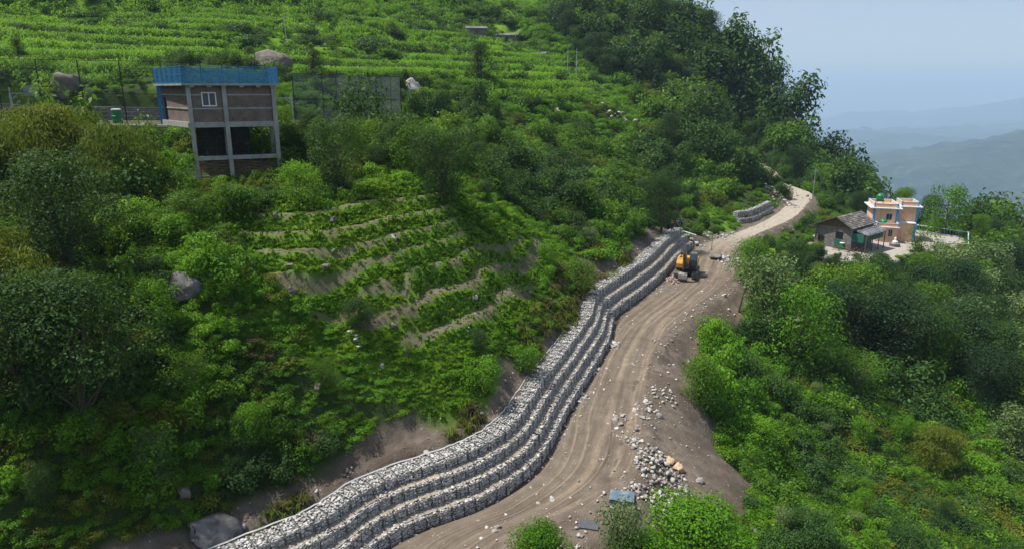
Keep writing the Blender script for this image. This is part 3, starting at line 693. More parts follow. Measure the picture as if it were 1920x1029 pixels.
# ------------------------------------------------------------------ gabion walls
def offset_line(P, off):
    T = np.gradient(P[:, :2], axis=0); T /= np.linalg.norm(T, axis=1, keepdims=True); Nn = np.stack([-T[:, 1], T[:, 0]], 1)
    Q_ = P.copy(); Q_[:, :2] += Nn*off; return Q_, Nn
def resample(P, step):
    d = np.concatenate([[0], np.cumsum(np.linalg.norm(np.diff(P[:, :2], axis=0), axis=1))]); n = max(2, int(d[-1]/step)+1)
    u = np.linspace(0, d[-1], n); return np.stack([np.interp(u, d, P[:, k]) for k in range(3)], 1)
def rotm0(r, t):
    """a small tilt only: the stones are packed flat against the mesh"""
    a, b_, c_ = r.normal()*t, r.normal()*t, r.normal()*t
    return np.array([[1,-c_,b_],[c_,1,-a],[-b_,a,1]])
def gabion(P, tiers, hgt, tread, top_tread, label, seed, group='gabion walls beside the road', cell=.18, first=.2, jog=0):
    r = np.random.default_rng(seed); P = resample(P, .5)
    T = empty('gabion_wall', P[len(P)//2], label=label, cat='stone wall', group=group); base = P[len(P)//2].copy()
    for k in range(tiers):
        line, Nn = offset_line(P, first+tread*k); line = line.copy()
        seg = resample(line, .8); _, Ns = offset_line(seg, 0)
        z0 = seg[:, 2]+k*hgt-(.4 if k == 0 else .12); z1 = seg[:, 2]+(k+1)*hgt*(1. if k or tiers < 4 else .95)
        # every basket settles a little differently
        stp = r.normal(size=len(seg))*.022; z1 = z1+stp; dep = top_tread if k == tiers-1 else tread+.25
        items = []; wire = MB(); cv = []; bv = r.normal(size=len(seg))*.022
        for i in range(len(seg)-1):
            a, b = seg[i], seg[i+1]; tvec = (b-a)[:2]; L = np.linalg.norm(tvec); tv = tvec/L; nn = Ns[i]
            rot = np.array([[tv[0], nn[0], 0], [tv[1], nn[1], 0], [0, 0, 1]])
            h = z1[i]-z0[i]; nc = max(2, int(round(L/cell))); nr = max(2, int(round(h/cell)))
            for c_ in range(nc):
                for rr_i in range(nr):
                    u = (c_+.5+r.uniform(-.25,.25))/nc; w_ = (rr_i+.5+r.uniform(-.2,.2))/nr
                    bul = .035*math.sin(math.pi*min(1, max(0, u)))*math.sin(math.pi*min(1, max(0, w_)))
                    p = np.array([*(a[:2]+tv*L*(.075+.85*u)-nn*(bul+bv[i]-.03)), a[2]*(1-u)+b[2]*u-a[2]+z0[i]+.03+w_*(h-.06)])
                    s_ = np.array([cell*r.uniform(.50,.80), cell*.27, cell*r.uniform(.42,.68)])
                    if r.random() < .22: s_ = s_*[1.5,1.2,1.35]
                    items.append((p, s_, rot@rotm0(r, .10)))
            nd = max(1, int(round(dep/cell)))
            for c_ in range(nc):
                for dd in range(nd):
                    u = (c_+.5+r.uniform(-.3,.3))/nc; w_ = (dd+.5+r.uniform(-.3,.3))/nd
                    p = np.array([*(a[:2]+tv*L*(.06+.88*u)+nn*(w_*dep-bv[i])), a[2]*(1-u)+b[2]*u-a[2]+z1[i]-.05+.03*r.normal()])
                    s_ = np.array([cell*r.uniform(.4,.72), cell*r.uniform(.4,.7), cell*.30])*(1.55 if r.random() < .2 else 1)
                    items.append((p, s_, rot@rotm(r, .25)))
            f = a[:2]-nn*(.03+bv[i]); g_ = b[:2]-nn*(.03+bv[i])
            wire.path([(*(f+tv*.02),z0[i]),(*(f+tv*.02),z1[i]+.03),(*(f+tv*.02+nn*dep),z1[i]+.03)], .015, 4)
            wire.path([(*f,z1[i]+.03),(*g_,z1[i]+.03)], .011, 4)
            cv += [[*(a[:2]+nn*.07),z0[i]],[*(a[:2]+nn*.10),z1[i]-.09],[*(a[:2]+nn*(dep+.1)),z1[i]-.09],[*(a[:2]+nn*(dep+.1)),z0[i]]]
            cv += [[*(b[:2]+nn*.10),z0[i]],[*(b[:2]+nn*.10),z1[i]-.09],[*(b[:2]+nn*(dep+.1)),z1[i]-.09],[*(b[:2]+nn*(dep+.1)),z0[i]]]
        for end, sgn in ((0, 1), (-1, -1)):       # the two end faces
            a = seg[end]; nn = Ns[end]; tv = np.array([nn[1], -nn[0]]); h = z1[end]-z0[end]
            rot = np.array([[tv[0], nn[0], 0], [tv[1], nn[1], 0], [0, 0, 1]])
            for dd in range(int(dep/cell)+1):
                for rr_i in range(4):
                    items.append((np.array([*(a[:2]+nn*(dd+.4)*cell*.95), z0[end]+(rr_i+.5)*h/4]), np.array([.12,.13,.11]), rot@rotm(r, .3)))
        sh = np.array([base[0], base[1], base[2]])
        items = [(p-sh, s_, m_) for p, s_, m_ in items]
        t_ = link('tier', stones_mesh('tier', items, ST_GAB), T)
        cv = np.array(cv)-sh; nb = len(cv)//8; Fq = []
        for i in range(nb):
            o = i*8; Fq += [(o,o+4,o+5,o+1),(o+1,o+5,o+6,o+2),(o+2,o+6,o+7,o+3),(o,o+1,o+2,o+3),(o+7,o+6,o+5,o+4)]
        link('stone_fill', mesh_np('stone_fill', cv, np.array(Fq), ST_FILL), t_)
        for i, v_ in enumerate(wire.v): wire.v[i] = (v_[0]-sh[0], v_[1]-sh[1], v_[2]-sh[2])
        wire.build('wire_cage', WIRE, t_)
        if k < tiers-1:      # soil and dust lie on the inner half of each lower step
            mm_ = MB()
            for i in range(len(seg)-1):
                p0, p1 = seg[i], seg[i+1]; n0, n1 = Ns[i], Ns[i+1]; w0, w1 = .20+.16*vnoise(np.array(i*.7), np.array(k*9.1)), .20+.16*vnoise(np.array((i+1)*.7), np.array(k*9.1))
                za, zb_ = z1[i]+.035, z1[i+1]+.035
                mm_.quad(*[tuple(np.array([*q2, zz2])-sh) for q2, zz2 in ((p0[:2]+n0*w0, za-.06), (p1[:2]+n1*w1, zb_-.06), (p1[:2]+n1*(tread+.12), zb_+.03), (p0[:2]+n0*(tread+.12), za+.03))], .02)
            mm_.build('dusty_ledge', DUSTY, t_)
    return T
gabion(RL[6:80]+[0,0,.0], 4, .68, .62, 1.25, 'long curving four-tier gabion wall of pale stone at the road\'s inner edge, running off the bottom of the picture', 1)
PB, _ = offset_line(RL[80:118], .35)
gabion(PB, 3, .95, .85, 1.5, 'three-tier gabion wall stepping up behind the orange excavator, with workers on its far end', 2)
PCm = np.array([H(1390,420)+[0,0,-.3], H(1420,414)+[0,0,-.3], H(1452,398)+[0,0,-.2]]); PCm = crom(list(PCm), 6)
gabion(PCm, 2, 1.2, .6, .8, 'short two-tier gabion wall on the hill side of the road, before the steep bend', 3, cell=.24)
# fabric strip along the back of the top tier
ln, _ = offset_line(resample(RL[8:66], .5), .2+.62*3+1.35); r = np.random.default_rng(9); b = MB()
pts = [(*(p[:2]+r.normal(size=2)*.03), p[2]+4*.68+.01+r.normal()*.03) for p in ln]
for p, p2 in zip(pts[:-1], pts[1:]):
    d = Vector(p2)-Vector(p); n_ = Vector((-d.y, d.x, 0)).normalized(); 
    b.quad(Vector(p)-n_*.03, Vector(p2)-n_*.03, Vector(p2)+n_*.03+Vector((0,0,.05)), Vector(p)+n_*.03+Vector((0,0,.05)), .015)
b.build('fabric_strip', FABRIC, label='white fabric edging strip along the back of the long gabion wall', cat='fabric strip')

# ------------------------------------------------------------------ boulders and rocks
def boulder(px, py, wd, ht, dp, mat, label, name='boulder', rz=None, sink=.25, group=None, seed=None, off=(0,0,0)):
    r = np.random.default_rng(int(px*7+py) if seed is None else seed); p = H(px, py)+off
    V, Fc = STB[r.integers(0, 6)]; V = V.copy(); V += .10*np.stack([np.sin(V[:, 1]*4+r.uniform(0,6)), np.sin(V[:, 2]*5+r.uniform(0,6)), np.cos(V[:, 0]*4+r.uniform(0,6))], 1)
    V += r.normal(size=V.shape)*.012
    me = mesh_np(name, V*np.array([wd/2, dp/2, ht/2])*1.22, Fc, mat); o = link(name, me, label=label, cat='rock', group=group)
    o.location = p+np.array([0, dp*.2, ht*.5-sink*ht]); o.rotation_euler = (r.uniform(-.15,.15), r.uniform(-.15,.15), r.uniform(0,6) if rz is None else rz); return o
boulder(502,136,6.4,4.3,5,ST_ROCK,'huge brown boulder on the slope just behind the blue roof parapet',rz=.5,seed=12)
boulder(116,182,3.6,3.3,3,ST_ROCK,'big pointed brown boulder behind the stone retaining wall of the court',rz=.9)
boulder(768,178,3,3.4,2.4,ST_PALE,'pale angular boulder on the bank right of the chain-link fence',rz=.3)
boulder(783,147,1.01,1.33,0.78,ST_PALE,'small pale rock standing above the angular boulder')
boulder(335,555,2.0,1.7,1.6,ST_DARKR,'grey rock outcrop among the shrubs left of the terraces',rz=.1)
boulder(545,552,0.897,0.741,0.624,ST_ROCK,'brown rock at the left end of the widest planted terrace')
boulder(610,508,0.624,0.624,0.546,ST_ROCK,'grey stone on the terrace lip between two planted strips')
boulder(738,450,0.624,0.546,0.546,ST_PALE,'round pale stone near the middle of the terraces')
boulder(765,455,0.39,0.546,0.39,ST_ROCK,'upright brown stone right of the round pale stone')
boulder(625,476,0.468,0.39,0.39,ST_ROCK,'small grey block on the third terrace from the top')
boulder(546,503,1.01,0.39,0.702,ST_ROCK,'flat grey slab on the left of the terraces')
boulder(888,562,0.546,0.468,0.39,ST_PALE,'white pointed stone in the lowest planted terrace')
boulder(738,615,0.624,0.546,0.39,ST_ROCK,'grey stone at the left tip of the lowest planted terrace')
boulder(1040,152,2,2.2,1.6,ST_ROCK,'grey boulder at the edge of the maize left of the transformer poles')
boulder(1046,216,1.5,1.9,1.2,ST_PALE,'pale block standing in the shrubs below the maize')
boulder(516,412,0.546,0.624,0.39,ST_ROCK,'dark stone on the uppermost terrace bank')
boulder(622,418,0.702,0.546,0.468,ST_ROCK,'brown stone leaning on the bank below the top terrace')
boulder(385,1015,2.6,1.3,2.0,ST_DARKR,'broad grey rock face behind the near end of the gabion wall',rz=.6,sink=.3)
boulder(345,935,0.78,1.01,0.624,ST_ROCK,'grey rock poking out of the grass above the broad rock face')
boulder(455,992,0.351,0.312,0.312,ST_PALE,'white stone on the dirt beside the near end of the gabion wall')
boulder(1344,488,2,0.9,1.5,ST_ROCK,'flat-topped slab of rock on the shoulder right of the excavator',rz=.1,sink=.1)
boulder(1357,488,0.858,0.624,0.702,ST_PALE,'pale block leaning on the flat-topped slab')
boulder(1373,441,0.858,0.702,0.702,ST_PALE,'white boulder beside the road beyond the excavator')
boulder(1274,884,0.78,0.858,0.702,ST_ORANGE,'larger orange block in the rubble heap on the road shoulder')
boulder(1256,868,0.702,0.546,0.624,ST_ORANGE,'smaller orange block at the top of the rubble heap')
boulder(1088,1008,0.39,0.273,0.312,ST_PALE,'squared cream stone lying on the dirt at the bottom of the picture')
boulder(1358,556,0.624,0.39,0.468,ST_PALE,'white flat stone on the bare shoulder below the excavator')
boulder(1312,905,0.468,0.468,0.39,ST_PALE,'grey-white stone right of the orange blocks')
boulder(800,855,0.546,0.39,0.39,ST_PALE,'white stone lying in the dirt cut above the gabion wall')
boulder(1700,836,0.39,0.351,0.312,ST_PALE,'white stone in the grass gap among the right-hand shrubs')
boulder(1764,826,0.546,0.39,0.39,ST_PALE,'cream stone at the end of the grass gap among the right-hand shrubs')
boulder(1560,716,0.39,0.468,0.312,ST_PALE,'pale stone on the little path through the right-hand shrubs')
boulder(1410,1000,0.858,0.546,0.546,ST_ROCK,'grey rock among the shrubs at the bottom right')
boulder(595,735,0.546,0.78,0.39,ST_ROCK,'grey stone showing through the shrubs left of the gabion bend')
boulder(717,690,0.39,0.39,0.312,ST_PALE,'pale stone in the bushes below the terraces')

def heap(name, pts, smin, smax, mat, seed, T=None, flat=.6, **t):
    r = np.random.default_rng(seed); it = []
    for p in pts:
        s = smin*(smax/smin)**(r.random()**1.8); it.append((np.array(p)+[0,0,s*.22], np.array([s*r.uniform(.5,.8), s*r.uniform(.4,.7), s*r.uniform(.3,flat)]), rotm(r, .5)))
    return link(name, stones_mesh(name, it, mat, T), **t)
def px_patch(n, cx, cy_, rx, ry, seed, pile=0.):
    r = np.random.default_rng(seed); out = []
    c0 = H(cx, cy_); c1 = H(cx+rx, cy_); c2 = H(cx, cy_-ry); Rr = max(.3, np.linalg.norm((c1-c0)[:2])); R2 = max(.3, np.linalg.norm((c2-c0)[:2]))
    for i in range(n):
        a = r.uniform(0, 6.28); q_ = math.sqrt(r.random()); x = c0[0]+math.cos(a)*q_*Rr; y = c0[1]+math.sin(a)*q_*R2
        out.append([x, y, zf(x, y)+pile*(1-q_)*r.random()])
    return out
heap('rubble', px_patch(420,1240,890,38,44,1,.4)+px_patch(120,1225,935,42,16,2,.2), .07, .40, ST_DRY, 1, STT, kind='stuff', label='heap of pale broken rubble on the road shoulder')
heap('rubble', px_patch(130,1262,528,13,8,3,.7), .12, .34, ST_PINK, 2, kind='stuff', label='heap of pinkish gravel between the wall and the excavator')
heap('rubble', px_patch(150,1461,370,9,16,4,.6), .18, .7, ST_DRY, 3, kind='stuff', label='pale rubble on the hill side of the far road bend')
heap('rubble', px_patch(260,1196,236,36,11,5,1.2)+px_patch(60,1440,345,12,12,6,.8), .3, 1.1, ST_DRY, 4, kind='stuff', label='grey stones of a tumbled wall in the shrubs')
heap('rubble', px_patch(90,1365,490,24,10,7,.3)+px_patch(60,1300,455,18,8,8,.3)+px_patch(70,1345,445,30,6,9,.2), .15, .6, ST_DRY, 5, kind='stuff', label='loose stones on the shoulder near the excavator')
heap('rubble', px_patch(60,975,175,34,9,12,.8)+px_patch(40,870,298,40,6,13,.2)+px_patch(60,625,212,22,16,14,.2), .2, .8, ST_DRY, 15, kind='stuff', label='tumbled stones of old field walls')
# loose stones all along the road edges, the wall foot and the cut
r = np.random.default_rng(11); pts = []
for i in range(2600):
    k = r.integers(14, 150); side = r.random()
    Pn = (RL-RR)[k, :2]/np.linalg.norm((RL-RR)[k, :2])
    if side < .34: off = RL[k, :2]-Pn*abs(r.normal()*.55)
    elif side < .60: off = RR[k, :2]-Pn*(abs(r.normal())*3.2-.8)
    elif side < .76: off = RL[k, :2]+Pn*(4.6+abs(r.normal())*1.6)
    else: off = RR[k, :2]+Pn*r.uniform(-.5, 2*RHW[k]*r.random())
    j = r.normal(size=2)*.4; pts.append([*(off+j), zf(*(off+j))+.02])
heap('gravel', pts, .05, .30, ST_DRY, 12, kind='stuff', label='loose stones along the dirt road')
for cx_, cy_, n_, s_ in ((1110,690,60,16),(1090,745,50,14),(1015,930,40,26),(905,985,60,34),(1170,800,60,30),(1215,770,50,22),(1190,830,40,16),(1245,740,50,20),(1150,645,40,10)):
    pts = px_patch(n_, cx_, cy_, s_, s_*.8, cx_, .05); heap('gravel', pts, .08, .42, ST_DRY, cx_, STT2, kind='stuff', label='scattered pale stones on the dirt')

def flags(px_list, sz, label, mat=ST_PALE):
    it = []; r = np.random.default_rng(px_list[0][0])
    b0 = H(*px_list[0])
    for a, b in px_list:
        p = H(a, b); it.append((p-b0+[0,0,.12], np.array([sz*r.uniform(.8,1.2), sz*.6, sz*.22]), rotm(r, .12)))
    o = link('stone_steps', stones_mesh('stone_steps', it, mat, STT2), label=label, cat='steps'); o.location = b0
flags([(357,370),(363,375),(369,379),(375,384),(379,389)], .55, 'upper flight of pale stone steps below the brick building')
flags([(386,415),(388,421),(390,427)], .5, 'lower flight of pale stone steps below the brick building')
flags([(658,624),(663,631),(668,637),(671,643),(676,650)], .34, 'narrow pale stone steps at the foot of the terraces')

# ------------------------------------------------------------------ stilt building
A0 = PZ(380, 230, -2.8); A0 = np.array([-26.4, 57.6, -2.8]); th = R(24.6)
B = empty('stilt_building', (*A0[:2], A0[2]), th, label='unfinished brick room on tall concrete stilts with a blue netted roof terrace', cat='building')
W_, D_, HH = 6.6, 7.4, 3.05
m = MB(); m.box(0,.06,.12,W_,.24,HH); m.add([],[])
# front wall as panels around the window
m = MB(); wx0, wx1, wz0, wz1 = 1.0, 2.0, 1.45, 2.45
for x0, x1, z0, z1 in ((.18,wx0,.12,HH),(wx1,2.55,.12,HH),(wx0,wx1,.12,wz0),(wx0,wx1,wz1,HH),(2.85,W_-.18,.12,HH)): m.box(x0,.06,z0,x1,.26,z1)
m.box(W_-.24,.26,.12,W_-.06,D_,HH)
m.box(.0,D_-.2,.12,W_,D_,HH)
m.build('brick_wall', BRICK, B)
m = MB(); ln_ = math.hypot(2.2, 7.2)
m.add([(-.05,.15,.12),(-2.2,7.2,.12),(-2.0,7.25,.12),(.15,.2,.12),(-.05,.15,HH),(-2.2,7.2,HH),(-2.0,7.25,HH),(.15,.2,HH)], [(3,2,1,0),(4,5,6,7),(0,4,7,3),(1,2,6,5),(0,1,5,4),(2,3,7,6)])
m.build('brick_wall', BRICK, B)
for x, y in ((0,0),(2.7,0),(W_,0)):
    MB().box(x-.17,y-.14,-5.6,x+.17,y+.2,HH-.02).build('column', CONC, B)
for x, y in ((0,4.2),(2.7,4.2),(W_,4.2)):
    MB().box(x-.16,y-.15,-4.6,x+.16,y+.15,-.05).build('column', CONC, B)
m = MB(); m.box(-.3,-.05,-.32,W_+.25,.30,.115); m.build('beam', CONC, B)
m = MB(); m.add([(-.25,.1,-.32),(-2.45,7.3,-.32),(-2.2,7.35,-.32),(0,.31,-.32),(-.25,.1,.112),(-2.45,7.3,.112),(-2.2,7.35,.112),(0,.31,.112)], [(3,2,1,0),(4,5,6,7),(0,4,7,3),(1,2,6,5),(0,1,5,4),(2,3,7,6)]); m.build('beam', CONC, B)
MB().box(-.1,-.03,-3.02,W_+.1,.16,-2.68).build('beam', CONC, B)
MB().prism([(-.2,.3),(W_+.2,.3),(W_+.2,D_),(-2.2,D_)], -.2, .05).build('floor_slab', CONC, B)
for z in (1.15, 2.25):
    q_ = MB()
    for x0, x1 in ((.18, wx0-.08) if z < 2.4 and z > 1.4 else (.18, 2.53), (2.87, W_-.18)): q_.box(x0,.045,z,x1,.2,z+.11)
    q_.add([(-.12,.18,z),(-2.24,7.15,z),(-2.1,7.2,z),(0,.25,z),(-.12,.18,z+.1),(-2.24,7.15,z+.1),(-2.1,7.2,z+.1),(0,.25,z+.1)], [(3,2,1,0),(4,5,6,7),(0,4,7,3),(1,2,6,5),(0,1,5,4),(2,3,7,6)])
    q_.build('band', CONC, B)
RP = [(-.45,-.5),(W_+.5,-.5),(W_+.5,D_+.3),(-2.75,D_+.3)]
MB().prism(RP, HH, HH+.16).build('roof_slab', CONC, B)
for x in (.3,1.6,2.7,4.1,5.4,6.5): MB().box(x-.16,-.42,HH-.14,x+.16,.05,HH-.004).build('roof_bracket', CONC, B)
wf = MB(); wy = .03
for x0,x1,z0,z1 in ((wx0-.06,wx1+.06,wz0-.07,wz0+.02),(wx0-.06,wx1+.06,wz1-.02,wz1+.07),(wx0-.06,wx0+.03,wz0+.021,wz1-.021),(wx1-.03,wx1+.06,wz0+.021,wz1-.021),((wx0+wx1)/2-.04,(wx0+wx1)/2+.04,wz0+.021,wz1-.021)): wf.box(x0,wy-.03,z0,x1,.12,z1)
W0 = empty('window', (0,0,0)); W0.parent = B
wf.build('window_frame', WHITE, W0); MB().box(wx0+.03,.09,wz0,wx1-.03,.11,wz1).build('pane', GLASS, W0)
# small weep holes / scaffold holes
m = MB(); r = np.random.default_rng(4)
for x in (.6,1.9,3.2,4.0,5.0,6.0):
    for z in (.28, 1.42):
        if wx0-.3 < x < wx1+.3 and z > 1.2: continue
        MB().box(x-.05,.035,z,x+.05,.08,z+.1).build('scaffold_hole', BLACK, B)
# blue corner post with doorway beyond
m = MB(); m.box(-2.55,7.2,-.3,-2.2,7.6,HH-.01); m.build('blue_column', BLUE, B)
MB().add([(-1.95,6.1,.12),(-2.12,6.9,.12),(-2.17,6.88,.12),(-2.0,6.08,.12),(-1.95,6.1,2.1),(-2.12,6.9,2.1),(-2.17,6.88,2.1),(-2.0,6.08,2.1)], [(3,2,1,0),(4,5,6,7),(0,4,7,3),(1,2,6,5),(0,1,5,4),(2,3,7,6)]).build('door', BLACK, B)
# parapet: blue netting on posts, roof edge band
PTZ = HH+.16
rail = MB(); net = MB(); r = np.random.default_rng(2)
pp = [(-.38,-.43),(W_+.43,-.43),(W_+.43,D_+.22),(-2.65,D_+.22)]
for (xa,ya),(xb,yb) in zip(pp, pp[1:]+pp[:1]):
    L = math.hypot(xb-xa, yb-ya); nb = int(L/.17); 
    for i in range(nb+1):
        u = i/nb; hgt = 1.45 if i % 8 == 0 else 1.33; rr_ = .03 if i % 8 == 0 else .013
        x, y = xa+(xb-xa)*u, ya+(yb-ya)*u; rail.tube((x,y,PTZ),(x,y,PTZ+hgt), rr_, rr_, 4)
    for z in (.08,.7,1.34): rail.tube((xa,ya,PTZ+z),(xb,yb,PTZ+z), .022, .022, 4)
    nn_ = max(2, int(L/.5))
    for i in range(nn_):
        u0, u1 = i/nn_, (i+1)/nn_; s0, s1 = .04*math.sin(i*2.1), .04*math.sin((i+1)*2.1); ox, oy = (yb-ya)/L, -(xb-xa)/L
        net.quad((xa+(xb-xa)*u0+ox*s0, ya+(yb-ya)*u0+oy*s0, PTZ+.02), (xa+(xb-xa)*u1+ox*s1, ya+(yb-ya)*u1+oy*s1, PTZ+.02), (xa+(xb-xa)*u1+ox*s1, ya+(yb-ya)*u1+oy*s1, PTZ+1.22), (xa+(xb-xa)*u0+ox*s0, ya+(yb-ya)*u0+oy*s0, PTZ+1.22))
rail.build('railing', BLUE, B); net.build('net', NET_B, B)
# woven branch fence and firewood between the stilts
WF = empty('woven_fence', (*A0[:2], A0[2]), th, label='woven branch fence and stacked brushwood between the concrete stilts', cat='fence')
m = MB(); r = np.random.default_rng(8)
for i in range(22):
    z = -4.75+i*.078; xs_ = np.linspace(.1, W_-.1, 14); ph = i*math.pi
    pts = [(x, .55+.07*math.sin(x*3.2+ph), z+.035*r.normal()+.22*math.sin(x*.8)*(i/22)) for x in xs_]; m.path(pts, r.uniform(.022,.042), 4)
m.build('woven_panel', WOOD2, WF)
m = MB()
for x in np.arange(.25, W_, .72): m.tube((x,.55,-5.4),(x+r.normal()*.03,.55,-2.5+r.uniform(-.3,.3)), .045, .035, 5)
m.build('stake', WOOD, WF)
SWL = empty('stone_wall', (*A0[:2], A0[2]), th, label='stone retaining wall coloured dark for the shade under the brick room', cat='wall')
MB().box(.25,4.55,-6.5,4.7,5.1,-.33).build('masonry', SHADEWALL, SWL)
m = MB()
for i in range(70):
    x = r.uniform(-1.2, 5.5); z = -5.0+r.random()*.5; L = r.uniform(1,2.4); a = r.normal()*.15; m.tube((x,-.1+r.uniform(-.4,.3),z),(x+L,-.1+r.uniform(-.4,.3),z+a*L), .025, .018, 4)
m.build('brushwood', WOOD2, WF)

# ------------------------------------------------------------------ sports court: retaining wall, fences, hoops, bin
cz = lambda x: -3.45-.017*(x+50)*(x > -50)
def wall_line(name, P, z0, z1, th_, mat, **t):
    P = [np.array(p, float) for p in P]; m = MB()
    for a, b in zip(P[:-1], P[1:]):
        d = (b-a)[:2]; n_ = np.array([-d[1], d[0]])/np.linalg.norm(d)*th_/2; e = d/np.linalg.norm(d)*th_*.0
        c_ = [(a[:2]-n_), (b[:2]-n_), (b[:2]+n_), (a[:2]+n_)]
        m.add([(*c_[0],z0(a)),(*c_[1],z0(b)),(*c_[2],z0(b)),(*c_[3],z0(a)),(*c_[0],z1(a)),(*c_[1],z1(b)),(*c_[2],z1(b)),(*c_[3],z1(a))], [(3,2,1,0),(4,5,6,7),(0,1,5,4),(1,2,6,5),(2,3,7,6),(3,0,4,7)])
    return m.build(name, mat, **t)
RW = [(-80,78.6),(-66,79.6),(-50,80.8),(-40,82.6),(-31,84.6)]
wall_line('retaining_wall', RW, lambda p: cz(p[0])-.4, lambda p: -1.62-.03*(p[0]+60), .5, STONEWALL, label='long grey stone retaining wall at the back of the sports court', cat='wall')
m = MB(); 
for a, b in zip(RW[:-1], RW[1:]):
    for k in range(3):
        z = cz(a[0])+.45+.5*k; m.tube((a[0],a[1]-.24,z),(b[0],b[1]-.24,cz(b[0])+.45+.5*k), .05, .05, 4)
m.build('mortar_band', CONC, bpy.data.objects['retaining_wall'])
EDGE = [(-75,66.4),(-54,70.8),(-35,71.3),(-31,72.3)]
wall_line('court_edge', EDGE, lambda p: cz(p[0])-1.2, lambda p: cz(p[0])+.12, .3, WHITE, label='white painted concrete edge along the front of the sports court', cat='kerb')
BW = [(-23.5,84.5),(-18.5,85.2),(-13.6,86.6)]
wall_line('block_wall', BW, lambda p: cz(p[0])-1, lambda p: cz(p[0])+1.35, .22, BLOCK, label='low grey concrete block wall inside the right-hand fence corner', cat='wall')
def fence(P, hgt, posts, net, label, name='chain_link_fence', rails=(.5,1.), halfnet=None, tilt=0):
    P = [np.array(p, float) for p in P]; o = empty(name, (*P[0], cz(P[0][0])), label=label, cat='fence', group='tall sports court fences'); base = np.array([*P[0], cz(P[0][0])])
    d = np.concatenate([[0], np.cumsum([np.linalg.norm(b-a) for a, b in zip(P[:-1], P[1:])])]); n = int(round(d[-1]/posts))
    q_ = [np.array([np.interp(u, d, [p[0] for p in P]), np.interp(u, d, [p[1] for p in P])]) for u in np.linspace(0, d[-1], n+1)]
    pos = [np.array([*p, cz(p[0])])-base for p in q_]
    for p in pos: MB().tube(p+[0,0,-.8], p+[0,0,hgt], .055, .055, 6).build('post', MET_D, o)
    for f in rails: MB().path([p+[0,0,hgt*f] for p in pos], .035, 4).build('rail', MET_D, o)
    m = MB()
    for a, b in zip(pos[:-1], pos[1:]): m.quad(a, b, b+[0,0,hgt], a+[0,0,hgt])
    m.build('net', net, o); return o
fence([(-75,66),(-54,70.4),(-35,71)], 6.3, 3.9, NET_G, 'tall black chain-link fence along the front of the court, left of the brick building')
fence([(-35,71),(-31.5,73.5),(-30.5,84)], 6.3, 3.6, NET_G, 'short return of black chain-link fence beside the blue column')
fence([(-24.3,78.5),(-20.5,80.5),(-17,83),(-13.5,85.6)], 5.5, 2.9, NET_G2, 'tall fence with grey netting at the right end of the court')
fence([(-13.5,85.6),(-17.5,93.5),(-24,96.5)], 5.5, 4.3, NET_G2, 'far side of the netted fence behind the block wall')
def hoop(x, y, rz, label, s=1.):
    o = empty('basketball_hoop', (x, y, cz(x)), rz, label=label, cat='basketball hoop', group='basketball hoops on the court')
    MB().tube((0,0,-.2),(0,0,3.0*s),.11,.10,8).tube((0,0,3.0*s),(0,0,3.6*s),.07,.07,6).build('pole', MET_G, o)
    MB().box(-.07,-.07,2.95*s,2.1,.07,3.08*s).tube((0,0,2.3*s),(.85,0,2.98*s),.05,.05,6).build('arm', MET_G, o)
    MB().box(2.1,-.9,2.75*s,2.14,.9,3.8*s).build('backboard', netmat('clear_board'+label[:3], (.30,.34,.36), .5), o)
    m = MB(); n = 14; c_ = (2.6, 0, 3.0*s)
    m.path([(c_[0]+.24*math.cos(k*6.2832/n), .24*math.sin(k*6.2832/n), c_[2]) for k in range(n+1)], .02, 4); m.build('rim', ORANGE, o)
hoop(-51.2, 72.0, R(-2), 'grey metal basketball hoop near the left end of the court')
hoop(-25.2, 80.5, R(178), 'grey metal basketball hoop just right of the brick building', .95)
def barrel(p, s, label, cap=WHITE, name='drum', mat=GREENP):
    o = empty(name, p, label=label, cat='drum')
    MB().lathe([(.30*s,0),(.33*s,.05*s),(.33*s,.4*s),(.36*s,.42*s),(.36*s,.5*s),(.33*s,.52*s),(.32*s,.9*s)], 14).build('body', mat, o)
    MB().lathe([(.34*s,.901*s),(.34*s,.97*s),(.2*s,1.0*s)], 14).build('lid', cap, o); return o
barrel((-42.6,75.5,cz(-42.6)), 1.5, 'green plastic drum standing on the sports court')

# ------------------------------------------------------------------ small huts and poles on the hill
def hut(px, py, w_, d_, h_, rz, wallm, roofm, label, pitch=.35):
    p = H(px, py); o = empty('hill_hut', p, rz, label=label, cat='hut', group='small huts among the maize')
    MB().box(-w_/2,-d_/2,-.8,w_/2,d_/2,h_).build('wall', wallm, o)
    MB().extr([(-d_/2-.3,h_-.05),(0,h_+pitch*d_/2),(d_/2+.3,h_-.05),(d_/2+.3,h_+.07),(0,h_+pitch*d_/2+.13),(-d_/2-.3,h_+.07)], -w_/2-.3, w_/2+.3).build('roof', roofm, o)
    MB().box(-.4,-d_/2-.03,0,.4,-d_/2+.02,h_*.75).build('door', BLACK, o)
hut(893,72,6,4,2.6,.1,BRICK,SLATE,'reddish hut at the top edge of the maize field')
hut(952,80,7,4,1.9,-.25,STONEWALL,SLATE,'long low slate-roofed hut on the hilltop right of the reddish hut')
hut(1012,112,4,3,1.5,-.3,STONEWALL,SLATE,'dark slate-roofed shed above the steep maize patch')
hut(945,102,3.4,2.6,1.6,-.1,STONEWALL,SLATE,'small dark shed in the middle of the maize field')
p = H(1072,150); o = empty('transformer_stand', p, R(-15), label='two-pole electric transformer stand among the trees on the hill', cat='power pole')
for x in (-1.2, 1.2): MB().tube((x,0,-.5),(x,0,8.0),.13,.09,6).build('pole', MET_G, o)
for z in (3.4, 6.6, 7.6): MB().box(-1.7,-.08,z,1.7,.08,z+.14).build('crossarm', MET_D, o)
